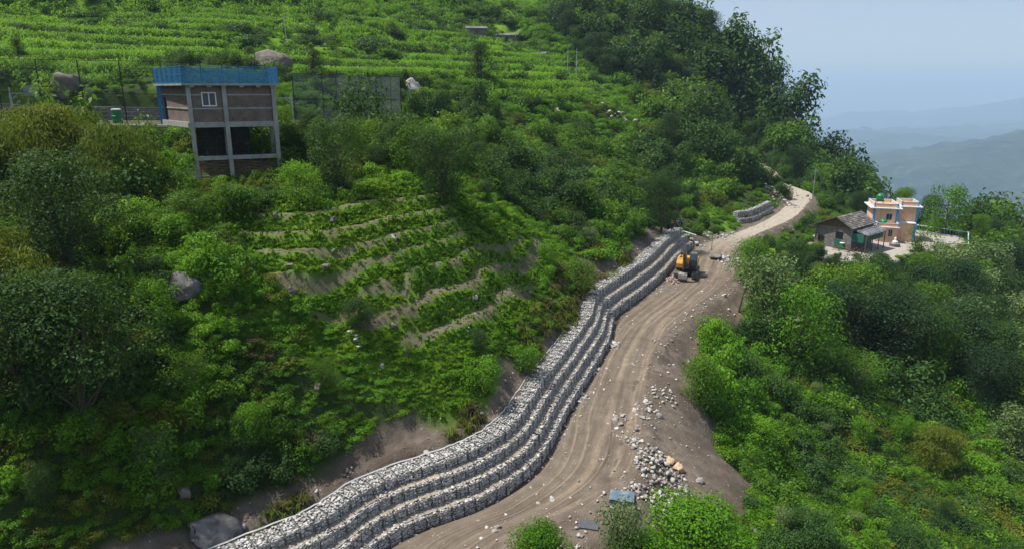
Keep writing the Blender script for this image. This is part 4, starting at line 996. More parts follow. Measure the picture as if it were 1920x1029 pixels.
MB().box(-.5,-.4,3.55,.5,.4,4.6).build('transformer', MET_D, o)
def pole(px, py, h, label, r0=.10, mat=MET_G, lean=(0,0)):
    p = H(px, py); o = empty('utility_pole', p, label=label, cat='pole', group='poles')
    MB().tube((0,0,-.5),(lean[0],lean[1],h),r0,r0*.65,6).build('shaft', mat, o)
    MB().box(lean[0]-.5,lean[1]-.04,h*.93,lean[0]+.5,lean[1]+.04,h*.93+.08).build('crossarm', mat, o)
pole(1521,392,8.5,'slender utility pole at the outer edge of the far road bend')
pole(538,92,7,'thin pole on the terraces at the top of the picture above the building',.08)
pole(1334,470,3.5,'short bare wooden post beside the road beyond the slab',.05,WOOD)

# ------------------------------------------------------------------ stone house
sh_p = np.array([52.7,103.7,-24.4]); sh_p[2] = zf(52, 104)
S_ = empty('stone_house', sh_p, R(-50), label='old grey stone farmhouse with a slate gable roof and green tarpaulin side', cat='house')
hw2, dl, eh, rh = 5.8, 7.6, 3.4, 1.55
m = MB(); m.box(-hw2,0,-.8,0,dl,eh)
m.build('wall', STONEWALL, S_)
m = MB(); m.extr([(-hw2+.01,eh+.001),(0-.01,eh+.001),(-hw2*.42,eh+rh-.1)], .02, .3, 'xz').build('gable', WOOD, S_)
rx = -hw2*.42
m = MB()
m.extr([(rx,eh+rh),(.25,eh-.02),(.25,eh+.12),(rx,eh+rh+.15)], -.6, dl+.4, 'xz').build('roof', SLATE, S_)
m = MB(); m.extr([(rx-.003,eh+rh),(-hw2-.7,eh-.3),(-hw2-.7,eh-.16),(rx-.003,eh+rh+.15)], -.6, dl+.4, 'xz').build('roof', SLATE, S_)
m = MB(); m.extr([(.18,eh-.25),(2.3,eh-.80),(2.3,eh-.71),(.18,eh-.15)], .3, dl+.1, 'xz').build('awning', SLATE, S_)
m = MB(); r = np.random.default_rng(5)
for i in range(9):
    for j in range(12):
        x0 = rx+.05+i*(.25-rx)/9; z0 = eh+rh-(x0-rx)*(rh+.02)/(.25-rx); y0 = -.55+j*.68+r.uniform(-.1,.1)
        if y0+.6 > dl+.3: continue
        m.quad((x0,y0,z0+.19+r.uniform(0,.03)),(x0+.36,y0,z0+.06+r.uniform(0,.03)),(x0+.36,y0+.6,z0+.06+r.uniform(0,.03)),(x0,y0+.6,z0+.19+r.uniform(0,.03)),.03)
m.build('slate_tile', ST_DARK, S_)
MB().box(-hw2-.8,-.75,eh-.28,-hw2-.05,-.62,eh-.2).tube((-hw2-.7,-.63,eh-.2),(rx,-.63,eh+rh+.1),.06,.06,4).tube((rx,-.63,eh+rh+.1),(.25,-.63,eh+.06),.06,.06,4).build('barge_board', WOOD, S_)
MB().box(.02,.1,1.5,1.75,dl-.3,2.75).build('tarpaulin_wall', TARP, S_)
for y in (.3, 2.6, 4.9, 7.0): MB().tube((2.1,y,-.8),(2.1,y,eh-.75),.07,.07,5).build('post', WOOD, S_)
MB().box(-2.5,-.04,1.65,-1.35,.02,2.75).build('window_shutter', BLACK, S_)
MB().box(-2.6,-.04,-.1,-1.5,.02,1.45).build('door', TARP, S_)
MB().box(-5.2,-.03,-.1,-4.2,.02,1.7).build('doorway', BLACK, S_)
MB().tube((-5.7,-.9,-.2),(-5.2,-.05,2.0),.06,.05,5).tube((-4.8,-1.3,-.2),(-5.4,-.05,2.1),.06,.05,5).build('prop', WOOD, S_)
c_ = H(1572,464); barrel((c_[0]-.2,c_[1]-1.5,zf(c_[0]-.2,c_[1]-1.5)-.03), 1.15, 'green drum with a pale lid before the stone house')
m = MB(); r = np.random.default_rng(6); c_ = H(1590,470)
for i in range(60): 
    a = r.normal(size=3); a[2] *= .3; a /= np.linalg.norm(a); p = np.array([r.normal()*1.2, r.normal()*.8, r.random()*.7]); m.tube(p-a*.7, p+a*.7, .04, .03, 4)
o = m.build('firewood', WOOD, label='tangled pile of firewood in front of the stone house', cat='firewood'); o.location = c_

# ------------------------------------------------------------------ peach house
hp = np.array([61.2,114.2,-25.35]); hp[2] = zf(63,114)
Hs = empty('peach_house', hp, R(-17), label='peach painted concrete house with white slabs and blue corner pillars', cat='house'); Hs.scale = (.78, .78, .84)
g0, g1 = 2.95, 6.35      # floor slab and roof slab heights
LW, LD = 4.7, 7.0
def box(name, mat, *c, parent=Hs, bv=0): 
    o = MB().box(*c).build(name, mat, parent); return o
box('wall', PEACH, 0,0,-.8,LW,LD,g1)
box('wall', PEACH, .4,-2.6,-.8,LW-.1,-.005,g0)
box('wall', PEACH, LW+.004,2.0,-.8,LW+4.2,LD+.5,g1+.25)
box('wall', PEACH, LW+.006,.2,-.8,LW+3.6,1.995,g0+.55)
box('roof_slab', WHITE, -.75,-.6,g1+.002,LW+.75,LD+.4,g1+.17)
box('roof_slab', WHITE, LW+.76,1.3,g1+.252,LW+5.0,LD+.9,g1+.42)
box('balcony_slab', WHITE, .1,-3.0,g0+.002,LW+.15,-.006,g0+.16)
box('balcony_slab', WHITE, LW+.008,-.05,g0+.552,LW+3.8,1.992,g0+.72)
def parapet(x0,y0,x1,y1,z,h=.75,t=.14, open_=None):
    m = MB(); c = MB()
    for i,(a,b,cc,d) in enumerate(((x0,y0,x1,y0+t),(x0,y1-t,x1,y1),(x0,y0+t+.002,x0+t,y1-t-.002),(x1-t,y0+t+.002,x1,y1-t-.002))):
        if open_ == i: continue
        m.box(a,b,z,cc,d,z+h); c.box(a-.04,b-.04 if i < 2 else b,z+h+.002,cc+.04,d+.04 if i < 2 else d,z+h+.09)
    m.build('parapet', PEACH, Hs); c.build('coping', plain('pale_blue_paint', (.42,.56,.66), .6, var=.05) if 'pale_blue_paint' not in bpy.data.materials else bpy.data.materials['pale_blue_paint'], Hs)
    for x in (x0,x1):
        for y in (y0,y1): MB().box(x-.22 if x==x1 else x-.05,y-.22 if y==y1 else y-.05,z-.001,x+.05 if x==x1 else x+.22,y+.05 if y==y1 else y+.22,z+h+.14).build('corner_pier', BLUEH, Hs)
parapet(.0,.0,LW,LD,g1+.172); parapet(LW+1.0,2.0,LW+4.3,LD+.5,g1+.422); parapet(.5,-2.6,LW,-.2,g0+.162,.6, open_=1)
for x, y, zt in ((-.04,-.04,g1),(LW-.36,-.04,g1),(LW+3.95,1.95,g1+.25),(LW+3.4,.15,g0+.55)): box('corner_pillar', BLUEH, x,y,-.8,x+.42,y+.42,zt)
box('corner_pillar', BLUEH, -.04,LD-.4,-.8,.3,LD+.03,g1)
box('corner_pillar', BLUEH, -1.3,1.0,g0-3,-1.05,1.3,g1-1.6)
def win(x, y, z, w_, h_):
    o = empty('window', (x, y, z)); o.parent = Hs
    MB().box(-w_/2-.08,-.05,-.08,w_/2+.08,.0,0).box(-w_/2-.08,-.05,h_,w_/2+.08,0,h_+.08).box(-w_/2-.08,-.05,.001,-w_/2,0,h_-.001).box(w_/2,-.05,.001,w_/2+.08,0,h_-.001).box(-.03,-.05,.001,.03,0,h_-.001).build('window_frame', MET_G, o)
    MB().box(-w_/2,-.03,0,w_/2,-.004,h_).build('pane', GLASS, o)
win(3.1,-.003,g0+1.15,1.05,1.2); win(1.6,-2.603,1.2,.7,1.3); win(3.2,-2.603,1.2,.7,1.3)
box('door', MET_G, LW+.05,1.96,g0+.73,LW+.75,1.997,g0+2.7)
box('porch_deck', CONC, -.5,-4.2,-.6,LW+3,-2.65,-.12)
def tank(loc, s, label):
    o = empty('water_tank', loc, label=label, cat='water tank', group='green water tanks on the peach house')
    MB().lathe([(.62*s,0),(.66*s,.1*s),(.64*s,.35*s),(.68*s,.38*s),(.64*s,.42*s),(.64*s,.75*s),(.68*s,.78*s),(.64*s,.82*s),(.60*s,1.05*s),(.35*s,1.25*s)],18).build('body', GREENP, o, True)
    MB().lathe([(.27*s,1.251*s),(.27*s,1.34*s)],12).build('lid', GREENP, o); return o
from mathutils import Matrix
MH = Matrix.Translation(Vector(hp))@Matrix.Rotation(R(-17), 4, 'Z')@Matrix.Diagonal((.78,.78,.84,1))
stand_z = g1+.172
o = empty('tank_stand', MH@Vector((1.3,2.0,stand_z)), R(-17), label='metal stand under the rooftop water tank of the peach house', cat='tank stand')
m = MB()
for x in (-.5,.5):
    for y in (-.5,.5): m.tube((x,y,0),(x,y,.9),.04,.04,4)
m.box(-.6,-.6,.9,.6,.6,.96).build('frame', MET_D, o)
tank(MH@Vector((1.3,2.0,stand_z+1.15)), .92, 'green water tank on a stand on the peach house roof')
tank(MH@Vector((1.9,-1.3,g0+.165)), .85, 'green water tank on the lower balcony of the peach house')
# walled yard
zy = -25.2
Y = empty('yard_railing', (66,108,zy), label='pale blue metal railing around the concrete yard right of the peach house', cat='railing')
yp = [(68.5,107.6),(73.4,107.2),(79.6,116.8),(74,123.6)]; m = MB(); c = MB()
for a, b in zip(yp[:-1], yp[1:]):
    za, zb_ = max(zf(*a), zy)-.1, max(zf(*b), zy)-.1; a = np.array([*a, za])-[66,108,zy]; b = np.array([*b, zb_])-[66,108,zy]
    n = int(np.linalg.norm(b-a)/.45)
    for i in range(n+1): p = a+(b-a)*i/n; m.tube(p, p+[0,0,1.15], .03, .03, 4)
    c.tube(a+[0,0,1.15], b+[0,0,1.15], .09, .09, 6).tube(a+[0,0,.12], b+[0,0,.12], .12, .12, 4)
m.build('baluster', MET_G, Y); c.build('handrail', bpy.data.materials['pale_blue_paint'], Y)
c_ = H(1677,462); o = empty('white_tank', c_+np.array([0,0,0]), label='small white water tank on a round brick base before the peach house', cat='water tank')
MB().lathe([(.8,-.4),(.8,.45),(.7,.5)],14).build('brick_base', BRICK, o); MB().lathe([(.42,.501),(.42,.8),(.2,.95),(.15,1.4),(.06,1.5)],14).build('tank', WHITE, o)

# ------------------------------------------------------------------ excavator
ex = H(1290, 523); fl = zf(ex[0], ex[1])
E = empty('excavator', (ex[0]+.2, ex[1]+1.6, RC[105,2]+.06), R(-20), label='orange and black crawler excavator with its bucket lowered on the dirt road', cat='excavator')
E.location.z = zf(ex[0]+.2, ex[1]+1.6)+.06
for sx_ in (-1, 1):
    t_ = MB(); prof = []; L2, r_ = 1.75, .42
    for k in range(9): a = math.pi/2+math.pi*k/8; prof.append((-L2+r_*math.cos(a), .42+r_*math.sin(a)))
    for k in range(9): a = -math.pi/2+math.pi*k/8; prof.append((L2+r_*math.cos(a), .42+r_*math.sin(a)))
    x0 = sx_*1.12; t_.extr(prof, x0-.29, x0+.29)
    T_ = t_.build('track', TRACK, E)
    g_ = MB()
    for k in range(12): y = -1.8+k*.33; g_.box(x0-.31,y,.835,x0+.31,y+.12,.875)
    for k in range(3):
        for s2 in (-1,1): g_.box(x0-.31, s2*(L2+r_)-.03, .25+k*.2, x0+.31, s2*(L2+r_)+.03, .33+k*.2)
    g_.build('grouser', STEEL, T_)
    w2 = MB()
    for y in (-1.7,-.85,0,.85,1.7):
        w2.tube((x0+sx_*.28,y,.4),(x0+sx_*.32,y,.4),.25,.25,10)
    w2.build('roller', STEEL, T_)
MB().box(-.8,-1.1,.35,.8,1.1,.8).lathe([(.65,.79),(.65,1.02)],16).build('undercarriage', BLACK, E)
up = empty('upper_body', (0,0,1.02)); up.parent = E
o = MB().box(-1.28,-1.25,0,1.28,1.9,.16).build('deck', BLACK, up)
bevel(MB().box(-1.28,.7,.161,1.28,2.0,1.15).build('counterweight', ORANGE, up), .08, 2)
# engine / tool cover with stepped tank on the machine's right (photo left)
bevel(MB().extr([(-1.2,.161),(.69,.161),(.69,1.25),(-.15,1.25),(-.3,1.0),(-1.0,.95),(-1.2,.7)], -1.27, -.42).build('side_cover', ORANGE, up), .05, 2)
MB().box(-1.0,.0,1.251,-.7,.5,1.33).tube((-.85,.9,1.15),(-.85,.9,1.6),.06,.06,6).build('exhaust', BLACK, up)
# cab on the machine's left (photo right)
cb = bevel(MB().extr([(-1.22,.161),(.45,.161),(.45,1.98),(-.75,1.98),(-1.22,1.2)], .34, 1.27).build('cab', BLACK, up), .05, 2)
MB().box(.46,-1.18,.55,1.15,-1.235,1.15).build('windscreen', GLASS, cb)
MB().box(1.271,-.9,.75,1.285,.3,1.75).build('side_window', GLASS, cb)
MB().quad((.44,-1.215,1.24),(1.17,-1.215,1.24),(1.17,-.78,1.93),(.44,-.78,1.93),-.02).build('windscreen', GLASS, cb)
MB().box(.4,-.7,1.985,1.2,.35,2.03).build('roof_hatch', STEEL, cb)
def arm(pts, wds, x0, x1):
    """tapered boom along pts in the yz plane"""
    m = MB(); P = [np.array(p, float) for p in pts]; top = []; bot = []
    for i, p in enumerate(P):
        d = (P[min(i+1, len(P)-1)]-P[max(i-1, 0)]); d /= np.linalg.norm(d); nn = np.array([-d[1], d[0]]); top.append(p+nn*wds[i]); bot.append(p-nn*wds[i])
    prof = [tuple(q_) for q_ in top]+[tuple(q_) for q_ in bot[::-1]]
    return m.extr(prof, x0, x1)
bm_ = arm([(-.75,.45),(-1.2,1.4),(-2.0,2.35),(-3.2,2.6)], [.20,.30,.30,.18], -.30, .02).build('boom', ORANGE, up)
st_ = arm([(-3.0,3.0),(-3.25,2.5),(-3.3,1.2),(-3.2,.1)], [.14,.24,.17,.12], -.26, -.02).build('stick', BLACK, up)
MB().tube((-.14,-.95,.35),(-.14,-1.75,1.65),.10,.10,8).tube((-.14,-1.5,1.3),(-.14,-2.0,2.1),.05,.05,8).tube((-.14,-1.7,2.75),(-.14,-2.9,3.1),.09,.09,8).build('hydraulic_cylinder', STEEL, bm_)
MB().tube((-.14,-3.5,2.2),(-.14,-3.55,.6),.07,.07,8).build('hydraulic_cylinder', STEEL, st_)
bk = arm([(-3.2,.15),(-3.55,-.1),(-3.7,-.55),(-3.45,-.95),(-2.95,-1.02)], [.06,.05,.05,.05,.04], -.66, .38).build('bucket', STEEL, up)
m = MB(); sidep = [(-3.15,.15),(-3.55,-.1),(-3.7,-.55),(-3.45,-.95),(-2.95,-1.0),(-2.85,-.4)]
m.extr(sidep, -.69, -.655).extr(sidep, .375, .41); m.build('side_plate', STEEL, bk)
m = MB()
for k in range(5): x = -.62+k*.24; m.box(x,-2.98,-1.06,x+.1,-2.72,-1.0)
m.build('tooth', STEEL, bk)

# ------------------------------------------------------------------ people
def person(loc, rz, pose, shirt, pants, label, h=1.66):
    import bmesh
    k = h/1.7
    J = dict(pel=(0,0,.93),wst=(0,-.01,1.08),chs=(0,-.02,1.30),nck=(0,-.03,1.47),hd=(0,-.05,1.56),crn=(0,-.05,1.68),
      sl=(.18,-.02,1.40),el=(.24,-.06,1.14),wl=(.20,-.26,1.0),hl=(.19,-.34,.97), sr=(-.18,-.02,1.40),er=(-.24,-.06,1.14),wr=(-.20,-.26,1.0),hr=(-.19,-.34,.97),
      pl=(.10,0,.90),kl=(.12,-.06,.50),al=(.13,.02,.09),fl=(.14,-.14,.035), pr=(-.10,0,.90),kr=(-.12,-.02,.50),ar=(-.13,.06,.09),fr=(-.14,-.10,.035))
    if pose == 'bend':
        for n_ in ('wst','chs','nck','hd','crn','sl','el','wl','hl','sr','er','wr','hr'):
            x, y, z = J[n_]; a = .85; dz, dy = z-.93, y; J[n_] = (x, dy*math.cos(a)-dz*math.sin(a), .93+dz*math.cos(a)+dy*math.sin(a))
        for n_, q_ in (('el',(.24,-.52,.92)),('wl',(.18,-.58,.68)),('hl',(.15,-.60,.60)),('er',(-.24,-.50,.95)),('wr',(-.18,-.60,.70)),('hr',(-.15,-.62,.62))): J[n_] = q_
    rad = dict(pel=.15,wst=.13,chs=.15,nck=.06,hd=.095,crn=.08,sl=.075,el=.05,wl=.038,hl=.04,sr=.075,er=.05,wr=.038,hr=.04,pl=.10,kl=.065,al=.045,fl=.045,pr=.10,kr=.065,ar=.045,fr=.045)
    Ed = [('pel','wst'),('wst','chs'),('chs','nck'),('nck','hd'),('hd','crn'),('chs','sl'),('sl','el'),('el','wl'),('wl','hl'),('chs','sr'),('sr','er'),('er','wr'),('wr','hr'),
      ('pel','pl'),('pl','kl'),('kl','al'),('al','fl'),('pel','pr'),('pr','kr'),('kr','ar'),('ar','fr')]
    def skin(name, names, edges, mat, grow, parent, extra=None):
        ix = {n_: i for i, n_ in enumerate(names)}; V = [Vector(J[n_])*k for n_ in names]; E_ = [(ix[a], ix[b]) for a, b in edges]
        me = bpy.data.meshes.new(name); me.from_pydata(V, E_, []); me.materials.append(mat); o = link(name, me, parent)
        m = o.modifiers.new('skin', 'SKIN'); me.skin_vertices[0].data[0].use_root = True
        for i, n_ in enumerate(names): me.skin_vertices[0].data[i].radius = (rad[n_]*k*grow,)*2
        o.modifiers.new('sub', 'SUBSURF').levels = 1; o.modifiers['sub'].render_levels = 2; return o
    P_ = empty('person', loc, rz, label=label, cat='person', group='workers at the end of the gabion wall')
    allv = list(J); body = skin('body', allv, Ed, SKIN, 1., P_)
    skin('shirt', ['wst','pel','chs','sl','el','sr','er'], [('pel','wst'),('wst','chs'),('chs','sl'),('sl','el'),('chs','sr'),('sr','er')], shirt, 1.17, P_)
    skin('trousers', ['pel','pl','kl','al','pr','kr','ar'], [('pel','pl'),('pl','kl'),('kl','al'),('pel','pr'),('pr','kr'),('kr','ar')], pants, 1.2, P_)
    hx, hy, hz = J['crn']; hm = MB(); V_, F_ = STB[0]
    hm.lathe([(.085*k,-.03),(.098*k,.02),(.085*k,.065),(.04*k,.09)], 10).build('hair', HAIR, P_, True).location = (hx*k, (hy+.012)*k, hz*k)
SB = plain('shirt_blue', (.02,.06,.22), .9); SD = plain('shirt_navy', (.012,.02,.055), .9); SR = plain('shirt_maroon', (.12,.02,.02), .9); TR = plain('trousers_dark', (.02,.025,.035), .9); SG = plain('shirt_teal', (.02,.10,.16), .9)
def topz(p):     # the three-tier wall's top
    return p
wp, _ = offset_line(resample(RL[80:118], .5), .35+.2+.85*2+.7); wend = wp[-1]
def on_top(i, d=0.): q_, nn = offset_line(resample(RL[80:118], .5), .35+.2+.85*2+.6+d); p = q_[i]; return (p[0], p[1], p[2]+3*.95+.04)
person(on_top(-3), R(20), 'bend', SB, TR, 'worker in a blue shirt bending over the far end of the gabion wall')
person(on_top(-5, .5), R(-40), 'stand', SD, TR, 'worker in navy standing left of the bending worker on the wall', 1.68)
person(on_top(-1, -.4), R(60), 'stand', SG, SD, 'worker in teal standing rightmost on the wall end', 1.62)
person(on_top(-7, .1), R(160), 'bend', SR, TR, 'worker in maroon crouching over stones on the wall', 1.6)
pb = H(1450, 343); person((pb[0], pb[1], zf(pb[0], pb[1])), R(30), 'stand', SB, TR, 'person in blue standing beside the stones at the far steep bend', 1.7)

# ------------------------------------------------------------------ things lying by the road
c_ = H(1166, 938); m = MB()
n = 8; zz = lambda i, j: .20+.04*math.sin(i*1.3)+.03*math.cos(j*1.7)
for i in range(n):
    for j in range(n): m.add([(i*.19-.75,j*.15-.6,zz(i,j)),((i+1)*.19-.75,j*.15-.6,zz(i+1,j)),((i+1)*.19-.75,(j+1)*.15-.6,zz(i+1,j+1)),(i*.19-.75,(j+1)*.15-.6,zz(i,j+1))],[(0,1,2,3)])
m.box(-.75,-.6,-.1,.77,.6,.16)
o = m.build('folded_tarpaulin', BLUEGREY, label='blue-grey folded tarpaulin bundle on the dirt shoulder', cat='tarpaulin'); o.location = c_+[0,.1,.05]; o.rotation_euler = (0,0,R(-12))
c_ = H(1104, 984); m = MB(); r = np.random.default_rng(3)
for i in range(14): m.tube((-.6+i*.09,-.45,.03+.01*r.normal()),(-.6+i*.09,.45,.03+.01*r.normal()),.012,.012,4)
for i in range(11): m.tube((-.6,-.45+i*.09,.045),(.57,-.45+i*.09,.045),.012,.012,4)
m.box(-.6,-.45,-.02,.57,.45,.015)
o = m.build('wire_mesh_sheet', plain('mesh_grey', (.20,.21,.22), .6, .3), label='grey sheet of folded wire mesh lying flat on the dirt', cat='wire mesh'); o.location = c_+[0,0,.03]; o.rotation_euler = (R(-3),0,R(-14))
c_ = H(1292, 441); o = MB().tube((-.9,.8,.5),(.9,-.8,.15),.07,.07,6).tube((-.9,.8,.5),(-.93,.83,.51),.09,.09,6).build('white_pipe', WHITE, label='white pipe lying on the rubble beyond the wall end', cat='pipe'); o.location = c_
# ------------------------------------------------------------------ trees and bushes one can tell apart
PR = {}
def proto(key, pair): PR[key] = pair
proto('dark', make_broad('dark_tree', 1, 7, 6.4, 12000, .175, LM['dark'], 'round', .15, 20, .5))
proto('dark2', make_broad('dark_tree', 2, 7, 6.0, 10500, .17, LM['dark'], 'col', .12, 20, .5))
proto('mid', make_broad('mid_tree', 3, 5, 5.2, 4200, .20, LM['mid'], 'round', .10, 18, .5))
proto('mid2', make_broad('mid_tree', 4, 5, 5.6, 4200, .18, LM['mid'], 'flat', .10, 20, .5))
proto('bright', make_broad('bright_tree', 5, 5, 5.0, 4600, .18, LM['bright'], 'round', .10, 20, .5))
proto('bright2', make_broad('bright_tree', 6, 5, 4.4, 3600, .20, LM['bright'], 'col', .12, 16, .55))
proto('silver', make_broad('silver_tree', 7, 6, 5.0, 4200, .25, LM['silver'], 'col', .0, 24, .5, fill=.35))
proto('olive', make_weeping(8, 6.5, 6.6, 9000, .42, LM['olive']))
proto('olive2', make_weeping(9, 6.5, 6.0, 8000, .40, LM['olive']))
proto('pine', make_pine(10, 13, 7.0, 6000, LM['wood'], .25))
proto('pine2', make_pine(11, 14, 6.0, 3800, LM['wood'], .40))
proto('conifer', make_broad('conifer', 12, 7, 4.6, 4800, .22, LM['dark'], 'cone', .03, 22, .3))
proto('forest', make_broad('forest_tree', 13, 10, 8.0, 9000, .26, LM['wood'], 'round', .22, 22, .5))
proto('forest2', make_broad('forest_tree', 14, 11, 7.0, 8500, .26, LM['mid'], 'col', .22, 22, .5))
proto('forest3', make_broad('forest_tree', 15, 9, 8.0, 8500, .25, LM['wood'], 'flat', .25, 24, .5))
proto('open', make_broad('open_tree', 16, 9, 6.5, 1500, .30, LM['mid'], 'col', .30, 20, .5, fill=.6))
proto('bush', make_broad('bush', 17, 2.2, 2.8, 1900, .15, LM['mid'], 'flat', .0, 11, .5))
proto('bush2', make_broad('bush', 18, 2.4, 2.8, 1900, .15, LM['bright'], 'flat', .0, 11, .5))
proto('bush3', make_broad('bush', 19, 2.4, 2.6, 1800, .16, LM['dark'], 'flat', .0, 11, .5))
proto('ball', make_broad('bush', 20, 5, 4.6, 7000, .17, LM['mid'], 'round', -.02, 30, .5, fill=.15))
proto('ballb', make_broad('bright_tree', 23, 5, 4.8, 15000, .17, LM['bright'], 'round', -.02, 34, .5, fill=.15))
HT = dict(ballb=5,ball=5,dark=7,dark2=7,mid=5,mid2=5,bright=5,bright2=5,silver=6,olive=6.5,olive2=6.5,pine=13,pine2=14,conifer=7,forest=10,forest2=11,forest3=9,open=9,bush=2.2,bush2=2.4,bush3=2.4)
def plant(key, x, y, h, label, cat='tree', name='tree', group=None, wide=1., z=None, lean=0.):
    s = h/HT[key]; r = random.uniform(0, 6.28)
    o = empty(name, (x, y, (zf(x, y) if z is None else z)-.1*s), r, label=label, cat=cat, group=group); o.scale = (s*wide, s*wide, s)
    o.rotation_euler = (random.uniform(-.05,.05)+lean, random.uniform(-.05,.05), r)
    link('crown', PR[key][0], o); link('trunk', PR[key][1], o); return o
TREES = [  # key, base px, base py, height m, widening, label, name, cat
 ('olive',112,350,6.6,1.15,'feathery olive-green tree in front of the court, below the left hoop','feathery_tree'),
 ('olive2',232,380,6.0,1.1,'feathery olive-green tree left of the brick building','feathery_tree'),
 ('olive',-15,390,6.3,1.1,'feathery olive-green tree cut by the left edge of the picture','feathery_tree'),
 ('dark',135,520,8.0,1.0,'dark glossy tree below the feathery trees at the left','leafy_tree'),
 ('dark2',60,760,7.5,1.1,'large dark tree at the left edge, lower of the two beside it','leafy_tree'),
 ('dark',170,790,8.2,.95,'large dark leafy tree with a bare trunk showing, lower left','leafy_tree'),
 ('olive2',15,610,5.5,1.1,'olive-green tree at the left edge between the dark trees','feathery_tree'),
 ('bright',262,462,3.4,1.2,'bright green rounded tree right of the dark glossy tree','leafy_tree'),
 ('bright2',330,470,2.6,1.2,'small bright tree left of the stone steps','leafy_tree'),
 ('bright2',300,620,3.2,.9,'upright bright green sapling below the grey rock outcrop','leafy_tree'),
 ('mid',355,430,2.8,1.2,'mid-green bush beside the stone steps','bush'),
 ('mid',455,402,2.2,1.6,'broad mid-green bush at the foot of the concrete stilts','bush'),
 ('bright',565,388,3.4,1.15,'rounded green bush right of the concrete stilts','bush'),
 ('dark2',635,362,6.4,.9,'tall dark bushy tree right of the brick building','leafy_tree'),
 ('dark',590,310,5.0,.8,'dark tree close against the right side of the brick building','leafy_tree'),
 ('mid2',690,300,4.0,1.1,'mid-green bush below the netted fence','bush'),
 ('dark',745,310,4.2,1.0,'dark bush below the netted fence corner','bush'),
 ('dark2',828,380,6.6,.95,'tall dark bushy tree between the two sets of terraces','leafy_tree'),
 ('mid',778,330,4.8,.9,'mid-green tree left of the small upper terraces','leafy_tree'),
 ('conifer',903,158,8.5,1.5,'dark drooping conifer alone in the maize field','conifer'),
 ('conifer',592,158,5.5,1.4,'dark conifer behind the fence right of the huge boulder','conifer'),
 ('conifer',40,130,4.0,1.2,'dark bush on the hillside above the left hoop','bush'),
 ('dark',470,118,3.0,1.1,'green bush left of the huge boulder','bush'),
 ('forest',1250,292,9.0,.8,'dark rounded tree beside the tumbled wall','leafy_tree'),
 ('dark2',1240,436,9.0,.75,'dark tree standing above the end of the gabion wall','leafy_tree'),
 ('dark',1208,400,5.5,.9,'dark tree uphill of the wall end','leafy_tree'),
 ('ball',1312,762,4.6,.95,'rounded dark green bush alone on the bare bank below the road','bush'),
 ('silver',1437,625,9.0,.9,'tall glossy pale-leaved tree beside the road below the excavator','leafy_tree'),
 ('bright',1405,540,6.5,.85,'bright leafy tree at the road edge right of the slab','leafy_tree'),
 ('bright',1490,690,9.5,.95,'big bright green tree downhill of the glossy pale tree','leafy_tree'),
 ('mid',1545,600,7.5,.95,'mid-green tree between the bright tree and the dark wood','leafy_tree'),
 ('dark',1490,520,5.5,1.0,'dark tree downhill of the road, left of the stone house','leafy_tree'),
 ('ballb',1013,1120,4.3,.8,'bright green treetop at the bottom edge, left of the pair','leafy_tree'),
 ('silver',1168,1100,5.4,.62,'thin pale-leaved tree at the bottom edge covering the tarpaulin corner','leafy_tree'),
 ('ballb',1300,1080,4.8,1.35,'broad bright green tree at the bottom edge below the rubble','leafy_tree'),
 ('ballb',1205,1125,4.2,.9,'bright bushy tree at the bottom edge between the thin tree and the broad tree','leafy_tree'),
 ('open',1722,520,8.5,.8,'thin open-crowned tree in front of the peach house','leafy_tree'),
 ('open',1765,545,8,.8,'thin open tree before the concrete yard','leafy_tree'),
 ('forest3',1492,352,11,.75,'round dark tree on the inside of the far road bend','leafy_tree'),
 ('forest',1737,385,14,.8,'lone round dark tree against the blue valley beyond the peach house','leafy_tree'),
 ('bright2',1770,440,9,.9,'bright yellow-green tree behind the concrete yard','leafy_tree'),
 ('silver',1895,860,6.0,1.0,'silvery grey-leaved tree at the right edge','leafy_tree'),
 ('olive2',1755,880,4.5,1.3,'rounded olive bush on the lower right slope','bush'),
 ('mid2',1600,740,5.0,1.1,'mid-green tree beside the little path on the right slope','leafy_tree'),
 ('bright',1420,850,3.4,1.2,'bright bush at the edge of the bare bank','bush'),
 ('dark',900,335,4.6,.9,'dark bush below the small upper terraces','bush'),
 ('mid',1085,545,3.4,1.2,'mid-green bush on the brink above the dirt cut','bush'),
 ('bright2',985,700,2.4,1.3,'bright low bush overhanging the dirt cut at the wall bend','bush'),
 ('bright2',905,735,2.6,1.3,'bright bush on the brink left of the wall bend','bush'),
 ('dark',675,620,2.4,1.0,'small dark bush at the head of the narrow stone steps','bush'),
]
used = []
for key, px, py, h, wd, label, nm in TREES:
    p = H(px, py); used.append(p[:2]); plant(key, p[0], p[1], h, label, 'bush' if nm == 'bush' else 'tree', nm, wide=wd)
# leafless leaning stem by the road
c_ = H(1383, 585); o = empty('dead_tree', c_, label='bare leaning dead tree at the outer edge of the road', cat='tree')
MB().tube((0,0,-.5),(1.0,.4,4.2),.13,.09,6).tube((1.0,.4,4.2),(1.9,.8,8.2),.09,.04,6).build('trunk', BARK, o)
MB().tube((.9,.4,3.8),(2.3,-.2,5.2),.05,.02,5).tube((1.4,.6,6),(.6,.9,7.4),.04,.015,5).tube((1.6,.7,7),(2.7,.8,8),.03,.01,5).build('branch', BARK, o)

